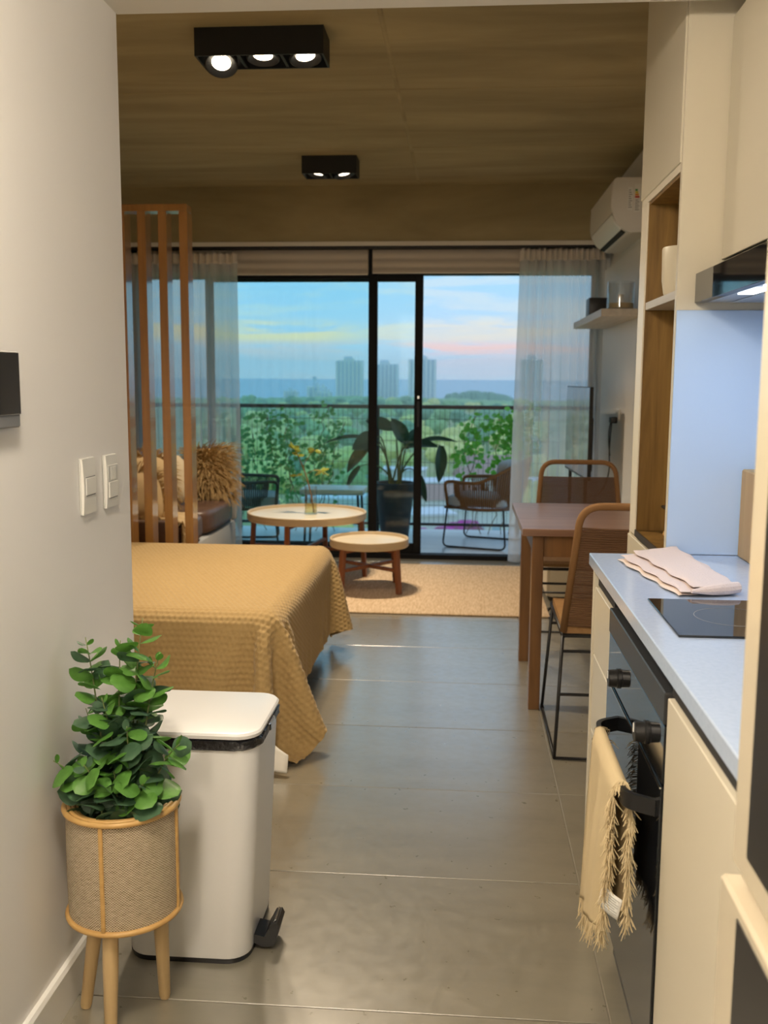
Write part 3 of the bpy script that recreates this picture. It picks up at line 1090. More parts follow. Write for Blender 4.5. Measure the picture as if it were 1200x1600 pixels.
# bag rim: crumpled band
rings = []
for i, (z, e) in enumerate(((.531, .0005), (.536, .006), (.545, .004), (.553, .006), (.5565, -.002))):
    rg = bin_ring(z, e)
    rings.append([(x + random.uniform(-.0015, .0015), y + random.uniform(-.0015, .0015), zz + random.uniform(-.003, .003) * (0 < i < 4)) for x, y, zz in rg])
loft(rings).build('bag_rim', 'bag_black', bt)
loft([bin_ring(.5575, -.002), bin_ring(.559, .003), bin_ring(.567, .004), bin_ring(.572, .0), bin_ring(.5735, -.006)]).build('lid', 'bin_white', bt)
MB().box(-.462, -.452, 2.26, 2.32, .535, .556, .003).build('lid_hinge', 'chrome', bt)
pd = MB()
pd.prism([(-.49, .02), (-.465, .008), (-.437, .012), (-.424, .060), (-.430, .072), (-.444, .070), (-.462, .035), (-.49, .04)], 'y', 2.20, 2.275)
pdo = pd.build('pedal', 'black_plastic', bt)
MB().obox((-.4455, 2.2375, .0575), (.0105, 0, .0195), (0, .030, 0), (-.0018, 0, .001), .0008).build('pedal_plate', 'chrome', pdo)

# ================================================================== PLANTER AND EUCALYPTUS
PX, PY = -.715, 1.95
pl = thing('basket_planter', 'round burlap basket planter with rattan rims on wooden legs', 'planter', (PX, PY, 0))
Rp, zb, zt = .1185, .245, .482
mb = MB()
seg = 72
vs, fs, uvl = [], [], []
NZ = 7
for i in range(NZ):
    g = i / (NZ - 1)
    for k in range(seg + 1):
        a = 2 * PI * k / seg
        rr = Rp - .002 + .0015 * math.sin(PI * g)
        vs.append((PX + rr * math.cos(a), PY + rr * math.sin(a), zb + (zt - zb) * g))
        uvl.append((k / seg, g))
for i in range(NZ - 1):
    for k in range(seg):
        fs.append((i * (seg + 1) + k, i * (seg + 1) + k + 1, (i + 1) * (seg + 1) + k + 1, (i + 1) * (seg + 1) + k))
mb.add(vs, fs)
bo = mb.build('burlap_wall', 'burlap', pl, smooth=180, fix=False)
ul = bo.data.uv_layers.new(name='UVMap')
idx = np.zeros(len(bo.data.loops), dtype=np.int32)
bo.data.loops.foreach_get('vertex_index', idx)
ul.data.foreach_set('uv', np.array(uvl, dtype=np.float32)[idx].ravel())
MB().lathe([(.001, zb + .004), (Rp - .006, zb + .004), (Rp - .006, zt), (Rp - .010, zt), (Rp - .010, zb + .01), (.001, zb + .01)], 48, (PX, PY, 0)).build('liner', 'liner', pl)
for (rr, z, th) in ((Rp, zt + .002, .0065), (Rp - .010, zt + .004, .005), (Rp - .018, zt + .002, .005), (Rp - .025, zt - .002, .0045), (Rp, zb + .002, .0065)):
    MB().tube([(PX + rr * math.cos(a), PY + rr * math.sin(a), z) for a in [2 * PI * q / 64 for q in range(64)]], th, 8, closed=True).build('rattan_ring', 'rattan', pl, smooth=180)
for a in (R(-92), R(-2), R(88), R(178)):
    x, y = PX + (Rp + .001) * math.cos(a), PY + (Rp + .001) * math.sin(a)
    ra = Vector((math.cos(a), math.sin(a), 0))
    ta = Vector((-math.sin(a), math.cos(a), 0))
    MB().obox((x, y, (zb + zt) / 2), ra * .003, ta * .0045, (0, 0, (zt - zb) / 2), .0015).build('stave', 'rattan', pl)
for (top, bot) in (((-.716, 1.862, .255), (-.7165, 1.845, 0)), ((-.785, 1.985, .255), (-.812, 1.950, 0)), ((-.650, 1.985, .255), (-.648, 2.000, 0))):
    top, bot = Vector(top), Vector(bot)
    MB().tube([top, top.lerp(bot, .3), top.lerp(bot, .97), bot], [.0165, .0165, .0125, .0105], 14).build('leg', 'pale_wood', pl)

eu = thing('eucalyptus_plant', 'bushy eucalyptus plant with round green leaves in the basket planter', 'plant', (PX, PY, zb + .02))
MB().lathe([(.001, zb + .0105), (.075, zb + .0105), (.092, zt - .045), (.090, zt - .04), (.001, zt - .035)], 32, (PX, PY, 0)).build('soil', 'soil', eu)


def leaf_mesh(name, L, W, mt, curl):
    mb = MB()
    nu, nv = 9, 7

    def f(u, v):
        x = L * u
        hw = W / 2 * (max(0, math.sin(PI * min(1, (u * .96 + .04)))) ** .55)
        y = (v - .5) * 2 * hw
        z = curl * (u * u) * L + .22 * abs(y) - .9 * y * y / W
        return (x, y, z)
    mb.grid(f, nu, nv)
    return mb.mesh(name, mt, smooth=180, fix=False)


LM = {}
for k, (L, W) in enumerate(((.037, .037), (.051, .051), (.064, .062), (.024, .017))):
    for mt in ('eucalyptus_dark', 'eucalyptus_light'):
        LM[(k, mt)] = leaf_mesh('leaf', L, W, mt, random.uniform(-.2, .25))

# stems: (base offset, tip, number of leaf pairs)
stems = [((.010, .02), (-.672, 1.99, .878), 15), ((-.03, .0), (-.795, 1.98, .835), 14), ((.0, -.02), (-.726, 2.00, .825), 13),
         ((.03, .01), (-.640, 2.00, .800), 12), ((.03, -.03), (-.682, 1.90, .670), 9), ((-.04, -.03), (-.842, 1.90, .590), 7),
         ((.05, .0), (-.580, 1.93, .625), 8), ((-.02, -.05), (-.760, 1.86, .600), 6), ((.02, .04), (-.70, 2.03, .74), 9),
         ((-.05, .03), (-.82, 2.03, .66), 7), ((.04, -.05), (-.640, 1.87, .560), 5), ((.0, .0), (-.745, 1.93, .72), 10), ((.01, -.05), (-.705, 1.88, .58), 5)]
for si, ((ox, oy), tip, npair) in enumerate(stems):
    b0 = Vector((PX + ox, PY + oy, zt - .05))
    tp = Vector(tip)
    mid = Vector((b0.x * .75 + tp.x * .25, b0.y * .75 + tp.y * .25, (b0.z + tp.z) / 2 + .04))
    path = bez(b0, mid, tp, 16)
    st = MB().tube(path, [.0032 - .0022 * i / 15 for i in range(16)], 7).build('stem', 'stem_green', eu, smooth=180)
    npair += 3
    for q in range(npair):
        g = .10 + .88 * (q + .3) / npair
        fi = g * 15
        i0 = min(14, int(fi))
        p = path[i0].lerp(path[i0 + 1], fi - i0)
        tg_ = (path[i0 + 1] - path[i0]).normalized()
        a0 = q * 1.45 + si
        big = 2 if g < .5 else (1 if g < .86 else 0)
        if q >= npair - 1:
            big = 3
        for s in range(2):
            a = a0 + PI * s + random.uniform(-.4, .4)
            side = (tg_.orthogonal().normalized())
            side = Matrix.Rotation(a, 3, tg_) @ side
            tilt = random.uniform(-.1, .85) + (.5 if big == 3 else 0)
            d = (side * math.cos(tilt) + tg_ * math.sin(tilt)).normalized()
            if p.x + d.x * .06 < XW + .012:
                d.x = abs(d.x) * .4
                d.normalize()
            nrm = Matrix.Rotation(random.uniform(-.7, .7), 3, d) @ (tg_ - d * tg_.dot(d)).normalized()
            yv = nrm.cross(d)
            sc = random.uniform(.8, 1.12)
            m4 = Matrix((d * sc, yv * sc, nrm * sc)).transposed().to_4x4()
            m4.translation = p + d * .003 - Vector((PX, PY, zb + .02))
            light = random.random() < (.12 + .5 * (g > .6) + (.3 if si in (0, 3) else 0))
            share('leaf', LM[(big, 'eucalyptus_light' if light else 'eucalyptus_dark')], st, m4)

# ================================================================== BED
BX0, BX1, BY0, BY1, BZ = -2.58, -.66, 3.44, 4.94, .535
t = thing('bed', 'double bed with dark base under the mustard bedspread', 'bed', (-1.6, 4.19, 0))
MB().box(BX0, BX1 - .04, BY0 + .04, BY1 - .04, .09, .27, .01).build('base', 'bed_base', t)
MB().box(BX0 + .02, BX1 - .02, BY0 + .02, BY1 - .02, .272, BZ - .008, .06).build('mattress', 'mattress', t)
for x in (BX0 + .12, BX1 - .15):
    for y in (BY0 + .15, BY1 - .15):
        MB().lathe([(.001, 0), (.025, 0), (.03, .09), (.001, .09)], 16, (x, y, 0)).build('leg', 'black_plastic', t)


def drape(x0, x1, y0, y1, h, box, r, floor_z, steps, seed):
    """hang a square-grid cloth over a rounded box by position-based dynamics"""
    g = np.random.default_rng(seed)
    nx, ny = int(round((x1 - x0) / h)) + 1, int(round((y1 - y0) / h)) + 1
    hx, hy = (x1 - x0) / (nx - 1), (y1 - y0) / (ny - 1)
    X, Y = np.meshgrid(np.linspace(x0, x1, nx), np.linspace(y0, y1, ny), indexing='ij')
    bx0, bx1, by0, by1, bz = box
    P = np.stack([X, Y, np.full_like(X, bz + .002)], -1)
    pin = (X < bx1 - r * .8) & (Y > by0 + r * .8) & (Y < by1 - r * .8)
    P0 = P.copy()
    P[..., 2] += np.where(pin, 0, g.normal(0, .004, X.shape))
    V = np.zeros_like(P)
    Wt = np.where(pin, 0.0, 1.0)[..., None]
    dt = 1 / 60
    prs = []
    for (dx, dy, k) in ((1, 0, 1.0), (0, 1, 1.0), (1, 1, .7), (1, -1, .7), (2, 0, .12), (0, 2, .12)):
        L = math.hypot(dx * hx, dy * hy)
        step = 2 * max(dx, 1) if dx else 1
        for ph in range(2 * max(abs(dx), abs(dy))):
            prs.append((dx, dy, L, k, ph))

    def proj(Q, dx, dy, L, k, ph):
        # colour the pairs along the main direction so that no vertex is in two pairs at once
        ia = np.arange(nx - dx)
        ja = np.arange(max(0, -dy), ny - max(0, dy))
        if dx:
            ia = ia[(ia // dx) % 2 == ph % 2] if dx == 1 else ia[(ia // dx) % 2 == ph % 2]
        else:
            ja = ja[(ja // abs(dy)) % 2 == ph % 2]
        if not len(ia) or not len(ja):
            return
        A = np.ix_(ia, ja)
        B = np.ix_(ia + dx, ja + dy)
        a, b = Q[A], Q[B]
        wa, wb = Wt[A], Wt[B]
        d = b - a
        l = np.linalg.norm(d, axis=-1, keepdims=True) + 1e-9
        ws = wa + wb
        c = d * ((l - L) / l) * k / np.where(ws > 0, ws, 1)
        Q[A] = a + c * wa
        Q[B] = b - c * wb

    for s in range(steps):
        V[..., 2] -= 6.0 * dt
        V *= .965
        Q = P + V * dt * Wt
        for it in range(12):
            for pr in prs:
                if pr[4] < 2:
                    proj(Q, *pr)
            cx = np.clip(Q[..., 0], bx0 + r, bx1 - r)
            cy = np.clip(Q[..., 1], by0 + r, by1 - r)
            cz = np.minimum(Q[..., 2], bz - r)
            dv = np.stack([Q[..., 0] - cx, Q[..., 1] - cy, Q[..., 2] - cz], -1)
            l = np.linalg.norm(dv, axis=-1)
            lift = np.where(l[..., None] > 1e-6, dv / (l[..., None] + 1e-9), np.array([0, 0, 1.0]))
            Q = np.where((l < r)[..., None], np.stack([cx, cy, cz], -1) + lift * r, Q)
            Q[..., 2] = np.maximum(Q[..., 2], floor_z)
            Q[pin] = P0[pin]
        V = (Q - P) / dt
        V[Q[..., 2] < floor_z + .004] *= .4
        P = Q
    return P


BSU, BSV = (-2.45, BX1 + .40), (BY0 - .35, BY1 + .21)
hc = .034
cl = drape(BSU[0], BSU[1], BSV[0], BSV[1], hc, (BX0, BX1 + .012, BY0 - .012, BY1 + .012, BZ + .004), .07, .015, 150, 5)


def upsample(P, n, m):
    """cubic resample of the cloth grid"""
    def ax(P, n):
        N = P.shape[0]
        tt = np.linspace(0, N - 1, n)
        i = np.clip(tt.astype(int), 0, N - 2)
        f = (tt - i)[:, None, None]
        a, b, c, d = P[np.clip(i - 1, 0, N - 1)], P[i], P[i + 1], P[np.clip(i + 2, 0, N - 1)]
        return b + .5 * f * (c - a + f * (2 * a - 5 * b + 4 * c - d + f * (3 * (b - c) + d - a)))
    return ax(ax(P, n).transpose(1, 0, 2), m).transpose(1, 0, 2)


def grid_mesh(P):
    n, m = P.shape[:2]
    i = np.arange(n * m).reshape(n, m)
    f = np.stack([i[:-1, :-1], i[1:, :-1], i[1:, 1:], i[:-1, 1:]], -1).reshape(-1, 4)
    return f


cell = .022
nu = int((BSU[1] - BSU[0]) / cell * 4)
nv = int((BSV[1] - BSV[0]) / cell * 4)
U = upsample(cl, nu, nv)
du, dv = np.gradient(U, axis=0), np.gradient(U, axis=1)
N = np.cross(du, dv)
N /= np.linalg.norm(N, axis=-1, keepdims=True) + 1e-9
uu = np.linspace(0, BSU[1] - BSU[0], nu)[:, None] / cell
vv = np.linspace(0, BSV[1] - BSV[0], nv)[None, :] / cell
row = np.floor(vv)
ph_ = uu + .5 * (row % 2)
wa = np.abs(np.sin(PI * ph_)) ** .8 * np.abs(np.sin(PI * vv)) ** .8     # hollow in the middle of each cell
U = U + N * (.0015 - .0065 * wa)[..., None]
edge = np.minimum.reduce([np.arange(nu)[:, None] + 0 * vv.astype(int), (nu - 1 - np.arange(nu))[:, None] + 0 * vv.astype(int),
                          np.arange(nv)[None, :] + 0 * uu.astype(int), (nv - 1 - np.arange(nv))[None, :] + 0 * uu.astype(int)])
me = bpy.data.meshes.new('bedspread')
fc = grid_mesh(U)
org = np.array([-1.6, 4.19, BZ])
me.vertices.add(nu * nv)
me.vertices.foreach_set('co', (U - org).reshape(-1).astype(np.float32))
me.loops.add(fc.size)
me.loops.foreach_set('vertex_index', fc.ravel().astype(np.int32))
me.polygons.add(len(fc))
me.polygons.foreach_set('loop_start', np.arange(0, fc.size, 4, dtype=np.int32))
me.polygons.foreach_set('use_smooth', np.ones(len(fc), dtype=bool))
me.update(calc_edges=True)
me.materials.append(MATS['bedspread'])
bs = bpy.data.objects.new('bedspread', me)
C.objects.link(bs)
bs.location = org
tag(bs, 'mustard waffle-weave bedspread draped over the bed', 'bedspread')

# white duvet corner hanging out below the bedspread on the near side
# it is tucked between mattress and bedspread, comes out below the bedspread's hem and spreads to a corner on the floor side
DV = [(BY0 + .016, .36), (BY0 + .010, .22), (BY0 + .004, .150), (BY0 - .050, .122), (BY0 - .105, .108), (BY0 - .150, .082), (BY0 - .175, .045), (BY0 - .190, .016)]


def dv_(u, v):
    g = v * (len(DV) - 1)
    i = min(len(DV) - 2, int(g))
    f = g - i
    y, z = (DV[i][k] + (DV[i + 1][k] - DV[i][k]) * f for k in (0, 1))
    fan = max(0, (v - .45) / .55)
    x = -1.40 + .63 * u + .178 * min(1, fan * 1.7) * u ** 1.6
    low = fan * (1 - u) * .030                      # the hem rises away from the corner
    y += .012 * math.sin(u * 17) * fan + .03 * fan * (1 - u)
    return (x, y, z + low + .004 * math.sin(u * 23 + v * 5) * fan * (1 - fan))


o = single('white_duvet', MB().grid(dv_, 48, 36), 'sheet_white', 'white duvet corner hanging out under the mustard bedspread', 'duvet', (-1.0, BY0 - .06, .0), smooth=180)
o.modifiers.new('thickness', 'SOLIDIFY').thickness = .007

# ================================================================== SLATTED DIVIDER
YD = 5.2
t = thing('slat_divider', 'open wooden slat screen standing between bed and sofa', 'room divider', (-2.0, YD, 0))
MB().box(-2.45, -1.461, YD, YD + .10, 2.252, 2.288, .002).build('top_rail', 'post_wood', t)
MB().box(-2.45, -1.461, YD, YD + .10, 0, .04, .002).build('bottom_rail', 'post_wood', t)
for k in range(9):
    x1 = -1.460 - .1125 * k
    MB().box(x1 - .045, x1, YD + .002, YD + .098, .04, 2.252, .002).build('slat', 'post_wood', t)

# ================================================================== SOFA
SX0, SX1, SY0, SY1 = -2.60, -1.69, 5.42, 7.20
t = thing('leather_sofa', 'brown leather sofa with grey base beside the curtain', 'sofa', (-2.15, 6.3, 0))
MB().box(SX0, SX1 + .0, SY0, SY1, .08, .335, .02).build('base', 'sofa_grey', t)
for x in (SX0 + .08, SX1 - .08):
    for y in (SY0 + .08, SY1 - .08):
        MB().lathe([(.001, 0), (.018, 0), (.024, .085), (.001, .085)], 14, (x, y, 0)).build('leg', 'black_plastic', t)


def pillow_box(x0, x1, y0, y1, z0, z1, puff, n=12, pw=4):
    """soft cushion: superellipsoid box"""
    mb = MB()
    cx, cy, cz = (x0 + x1) / 2, (y0 + y1) / 2, (z0 + z1) / 2
    bm = bmesh.new()
    bmesh.ops.create_cube(bm, size=2)
    bmesh.ops.subdivide_edges(bm, edges=list(bm.edges), cuts=n, use_grid_fill=True)
    for v in bm.verts:
        p = v.co.copy()
        l = (abs(p.x) ** pw + abs(p.y) ** pw + abs(p.z) ** pw) ** (1 / pw)
        q = p / l
        v.co = (cx + q.x * (x1 - x0) / 2, cy + q.y * (y1 - y0) / 2, cz + q.z * (z1 - z0) / 2 * (1 + puff * (1 - q.x ** 2) * (1 - q.y ** 2)))
    return mb.bm(bm)


ym = (SY0 + SY1) / 2
for (a, b) in ((SY0 + .08, ym - .002), (ym + .002, SY1 - .05)):
    pillow_box(SX0 + .22, SX1 + .015, a, b, .337, .515, .06, pw=7).build('seat_cushion', 'leather', t, smooth=180)
    pillow_box(SX0 + .06, SX0 + .43, a, b, .50, .88, 0, pw=5).build('back_cushion', 'leather', t, smooth=180)
MB().box(SX0, SX0 + .10, SY0, SY1, .336, .80, .02).build('backrest', 'sofa_grey', t)
MB().box(SX0 + .1, SX1 + .012, SY1 - .05, SY1, .336, .57, .015).build('armrest', 'sofa_grey', t)
MB().box(SX0 + .1, SX1 + .012, SY0, SY0 + .075, .336, .57, .015).build('armrest', 'leather', t)


def cushion(name, label, c, w_, h_, d_, rot, mt, fringe=0, all_over=False, ln=.07):
    t = thing(name, label, 'cushion', c, 'cushions on the sofa')
    m = pillow_box(-d_ / 2, d_ / 2, -w_ / 2, w_ / 2, -h_ / 2, h_ / 2, 0, 10, 3.2)
    # pinch to a knife edge at the border
    vs = []
    for (x, y, z) in m.v:
        e = (1 - min(1, abs(2 * y / w_)) ** 4) * (1 - min(1, abs(2 * z / h_)) ** 4)
        vs.append((x * (.25 + .75 * e), y, z))
    m.v = vs
    t.rotation_euler = rot
    WL[t.name] = (0, 0, 0)
    m.build('cover', mt, t, smooth=180)
    if fringe:
        f = MB()
        for k in range(fringe):
            if all_over:
                y, z = random.uniform(-.5, .5) * w_, random.uniform(-.5, .5) * h_
                e = (1 - abs(2 * y / w_) ** 4) * (1 - abs(2 * z / h_) ** 4)
                p = Vector((d_ / 2 * (.25 + .75 * e), y, z))
                dr_ = Vector((.8, y / w_ * 2.6 + random.uniform(-.5, .5), z / h_ * 2.2 - .35 + random.uniform(-.4, .4)))
            else:
                s = random.choice((0, 1, 2, 3))
                q = random.uniform(-.5, .5)
                p = Vector((0, q * w_, (.5 if s == 0 else -.5) * h_)) if s < 2 else Vector((0, (.5 if s == 2 else -.5) * w_, q * h_))
                p /= (abs(2 * p.y / w_) ** 3.2 + abs(2 * p.z / h_) ** 3.2) ** (1 / 3.2) * 1.03      # rooted in the rounded seam
                dr_ = Vector((random.uniform(-.1, .5), p.y / w_ * 1.6, p.z / h_ * 1.6 - .2)) + Vector((random.uniform(-.3, .3),) * 3)
            dr_.normalize()
            L = ln * random.uniform(.6, 1.25)
            a = p + dr_ * L * .5
            b = a + (dr_ + Vector((0, 0, -.5))).normalized() * L * .5
            f.tube([p, a, b], [.0035, .0028, .0008], 4, caps=False)
        o = f.build('raffia_fringe', 'raffia', t, smooth=None, fix=False)
        o['kind'] = 'stuff'
    return t


cushion('raffia_cushion', 'shaggy golden raffia cushion against the sofa end by the curtain', (-1.84, 6.95, .70), .34, .36, .12, (0, R(-10), R(-58)), 'raffia', 1000, True, .11)
cushion('linen_cushion', 'plain cream cushion beside the shaggy raffia cushion', (-2.02, 6.55, .69), .34, .36, .12, (0, R(-14), R(-45)), 'cushion_cream', 0)
cushion('fringed_cushion', 'dark golden cushion with raffia fringe behind the slat screen', (-2.03, 6.20, .70), .34, .36, .13, (0, R(-14), R(-40)), 'cushion_tan', 420, False, .08)
cushion('fringed_cushion', 'tan fringed cushion beside the fringed throw on the sofa', (-1.98, 5.72, .66), .38, .34, .13, (0, R(-22), R(-55)), 'cushion_tan', 420, False, .08)
# throw over the near armrest
t = thing('fringed_throw', 'tan fringed throw draped over the front of the sofa seat', 'throw', (-1.7, 5.85, .5))


def th(u, v):
    y = 5.68 + .34 * u + .01 * math.sin(v * 5)
    L = -.30 + .66 * v
    if L < 0:
        return (SX1 + L, y, .532 + .006 * math.sin(u * 17) + .012 * (1 if L > -.28 else 0) - .02 * max(0, 1 + L / .03) * (L > -.03))
    return (SX1 + .028 + .006 * math.sin(u * 17), y, .525 - L)


o = MB().grid(th, 18, 34).build('cloth', 'cushion_tan', t, smooth=180)
o.modifiers.new('thickness', 'SOLIDIFY').thickness = .008
f = MB()
for k in range(160):
    p = Vector(th(random.random(), 1.0))
    f.tube([p, p + Vector((random.uniform(-.0, .02), random.uniform(-.02, .02), -.04)), p + Vector((random.uniform(.0, .02), random.uniform(-.02, .02), -.08))], [.003, .0025, .001], 4, caps=False)
for k in range(300):
    v = random.random()
    p = Vector(th(0.0, v))
    w1, w2 = random.uniform(-.01, .015), random.uniform(-.015, .02)
    f.tube([p, p + Vector((.006 + abs(w1), -random.uniform(.012, .024), w2)), p + Vector((.012 + abs(w2), -random.uniform(.02, .04), -random.uniform(.015, .045)))], [.003, .0025, .001], 4, caps=False)
f.build('raffia_fringe', 'raffia', t, smooth=None, fix=False)['kind'] = 'stuff'

# ================================================================== RUG, COFFEE TABLES
single('jute_rug', MB().box(-1.66, .53, 5.675, 7.24, .0005, .012, .004), 'jute', 'natural woven jute rug under the coffee tables', 'rug', (-.5, 6.45, 0))


def tray_table(name, label, cx, cy, D, z, legs, stretch_z):
    t = thing(name, label, 'coffee table', (cx, cy, .0125), 'round tray coffee tables')
    r_ = D / 2
    MB().lathe([(.001, z - .034), (r_ - .006, z - .034), (r_, z - .028), (r_, z + .016), (r_ - .004, z + .020), (r_ - .012, z + .018), (r_ - .016, z - .002), (.001, z - .002)], 64, (cx, cy, 0)).build('tray_rim', 'tray_rim', t)
    MB().lathe([(.001, z - .0019), (r_ - .017, z - .0019), (r_ - .0175, z + .001), (.001, z + .001)], 64, (cx, cy, 0)).build('tray_top', 'tray_top', t)
    ends = []
    for a in legs:
        d = Vector((math.cos(a), math.sin(a), 0))
        tp = Vector((cx, cy, z - .03)) + d * (r_ - .02)
        bt_ = Vector((cx, cy, .013)) + d * (r_ + .005)
        MB().bar(tp, bt_, .034, .030, .003, ref=d).build('leg', 'red_leg_wood', t)
        # small block hugging the rim
        ends.append(tp.lerp(bt_, (z - .03 - stretch_z) / (z - .043)))
    hub = Vector((cx, cy, stretch_z))
    for e in ends:
        MB().bar(hub, e, .026, .022, .002).build('stretcher', 'red_leg_wood', t)
    for k, e in enumerate(ends):
        MB().bar(Vector((cx, cy, z - .046)), (e.x * .92 + cx * .08, e.y * .92 + cy * .08, z - .046), .024, .024).build('bearer', 'red_leg_wood', t)
    return t


LT = (-1.085, 6.79, .84, .44)
tray_table('tray_table', 'large round pale wood tray table with the glass vase', LT[0], LT[1], LT[2], LT[3], [R(q) for q in (-100, -10, 80, 170)], .20)
tray_table('tray_table', 'small low round tray table with red wood legs', -.60, 6.33, .52, .335, [R(q) for q in (-38, 52, 142, 232)], .165)

# vase with branch on the large table
vx, vy, vz = LT[0] + .03, LT[1] - .02, LT[3] + .002
t = thing('glass_vase', 'clear glass vase of pale water on the large coffee table', 'vase', (vx, vy, vz))
MB().lathe([(.001, 0), (.043, 0), (.045, .004), (.045, .195), (.042, .195), (.042, .008), (.001, .008)], 32, (vx, vy, vz)).build('glass', 'clear_glass', t)
MB().lathe([(.001, .009), (.0415, .009), (.0415, .075), (.001, .075)], 32, (vx, vy, vz)).build('water', 'yellow_water', t)
t = thing('leafy_branch', 'cut branch with yellow-green leaves standing in the glass vase', 'branch', (vx, vy, vz + .01))
p0 = Vector((vx + .022, vy - .0, vz + .012))
main = bez(p0, (vx - .01, vy, vz + .28), (vx - .115, vy - .01, vz + .46), 16)
MB().tube(main, [.006 - .0035 * i / 15 for i in range(16)], 7).build('stem', 'stem_brown', t, smooth=180)
tw1 = bez(main[8], (vx + .02, vy, vz + .33), (vx + .075, vy + .01, vz + .30), 8)
tw2 = bez(main[6], (vx - .06, vy, vz + .29), (vx - .105, vy + .02, vz + .27), 8)
tw3 = bez(main[10], (vx - .01, vy, vz + .42), (vx + .03, vy, vz + .45), 8)
bl = leaf_mesh('leaf', .055, .032, 'branch_leaf', -.3)
for tw in (tw1, tw2, tw3):
    MB().tube(tw, .0018, 6).build('twig', 'stem_brown', t, smooth=180)
for base, cnt in ((main[15], 7), (tw1[7], 7), (tw2[7], 3), (tw3[7], 3), (main[13], 3)):
    for k in range(cnt):
        a, e = random.uniform(0, 2 * PI), random.uniform(-.6, .7)
        d = Vector((math.cos(a) * math.cos(e), math.sin(a) * math.cos(e), math.sin(e)))
        n_ = d.cross(Vector((random.uniform(-1, 1), random.uniform(-1, 1), .3))).normalized()
        sc = random.uniform(.7, 1.2)
        m4 = Matrix((d * sc, n_.cross(d) * sc, n_ * sc)).transposed().to_4x4()
        m4.translation = base + d * .004 - Vector(t.location)
        share('leaf', bl, t, m4)

# ================================================================== DINING TABLE AND CHAIRS
t = thing('dining_table', 'dark wooden dining table with thick square legs', 'table', (.66, 4.43, 0))
DX0, DX1, DY0, DY1, DZ = .252, 1.054, 4.005, 4.875, .780
MB().box(DX0, DX1, DY0, DY1, DZ - .030, DZ, .002).build('tabletop', 'table_top_wood', t)
for (x0, y0) in ((DX0 + .044, DY0 + .04), (DX0 + .044, DY1 - .11), (DX1 - .09, DY0 + .04), (DX1 - .09, DY1 - .11)):
    MB().box(x0, x0 + .047, y0, y0 + .07, 0, DZ - .031, .002).build('leg', 'table_leg_wood', t)
ap = ((DX0 + .092, DX1 - .092, DY0 + .055, DY0 + .077), (DX0 + .092, DX1 - .092, DY1 - .077, DY1 - .055),
      (DX0 + .055, DX0 + .077, DY0 + .111, DY1 - .111), (DX1 - .077, DX1 - .055, DY0 + .111, DY1 - .111))
for (a, b, c, d) in ap:
    MB().box(a, b, c, d, DZ - .125, DZ - .031, .001).build('apron', 'table_leg_wood', t)


def rope_chair(label):
    """black rod sled base, rope-wrapped back frame, slung horizontal cords; back at -Y"""
    t = thing('rope_chair', label, 'chair', (0, 0, 0), 'rope-back dining chairs')
    W, D0, D1, SZ = .235, -.20, .23, .455
    # seat
    s = MB()
    s.prism([(D0, SZ), (D1, SZ + .012), (D1 + .004, SZ + .030), (D1 - .01, SZ + .040), (D0, SZ + .028)], 'x', -W, W)
    s.build('seat', 'seat_tan', t)
    MB().tube(round_path([(-W, D0, SZ - .008), (-W, D1, SZ + .002), (W, D1, SZ + .002), (W, D0, SZ - .008), (-W, D0, SZ - .008)], .02), .008, 8).build('seat_frame', 'black_metal', t, smooth=180)
    # sled base
    fx, y0, y1 = .262, -.285, .288
    for s_ in (-1, 1):
        MB().tube([(s_ * W, D0, SZ - .008), (s_ * fx, y0, .0065)], .0065, 8).build('rear_leg', 'black_metal', t, smooth=180)
        MB().tube([(s_ * W, D1, SZ), (s_ * fx, y1, .0065)], .0065, 8).build('front_leg', 'black_metal', t, smooth=180)
        MB().tube([(s_ * fx, y0, .0065), (s_ * fx, y1, .0065)], .0065, 8).build('runner', 'black_metal', t, smooth=180)
        MB().box(s_ * fx - .0075, s_ * fx + .0075, y1 - .03, y1, .0, .015, .003).build('glide', 'black_plastic', t)
    MB().tube([(-fx, y0, .0055), (fx, y0, .0055)], .0050, 8).build('rear_rod', 'black_metal', t, smooth=180)
    for (yy, z, rr) in ((-.212, .39, .006), (.236, .385, .006), (-.245, .235, .006)):
        k = (z) / SZ
        x = W * k + fx * (1 - k)
        MB().tube([(-x, yy, z), (x, yy, z)], rr, 8).build('cross_rod', 'black_metal', t, smooth=180)
    # back frame: tapered hoop, leaning back
    tw, tz, ty = .195, .945, -.315
    hoop = round_path([(-W, D0 - .005, SZ + .01), (-tw, ty, tz), (tw, ty, tz), (W, D0 - .005, SZ + .01)], .075, 8)
    MB().tube(hoop, .0135, 10).build('back_frame', 'rope_tan', t, smooth=180)
    # cords: pairs of rows between the uprights
    n = 46
    cm = None
    for k in range(n):
        g = .05 + .78 * k / (n - 1)
        z = SZ + .01 + (tz - SZ - .01) * g
        y = D0 - .005 + (ty - D0 + .005) * g
        x = W + (tw - W) * g
        MB().tube([(-x, y, z), (-x * .5, y - .010, z - .002), (0, y - .013, z - .003), (x * .5, y - .010, z - .002), (x, y, z)], .0040, 6, caps=False).build('back_cord', 'rope_brown', t, smooth=180)
    return t


ch = rope_chair('rope-back chair standing between the dining table and the kitchen worktop')
ch.location = (.618, 3.785, 0)
c2 = copy_tree(ch)
c2.location = (.63, 5.06, 0)
c2.rotation_euler = (0, 0, PI)
c2['label'] = 'rope-back chair between the dining table and the television'

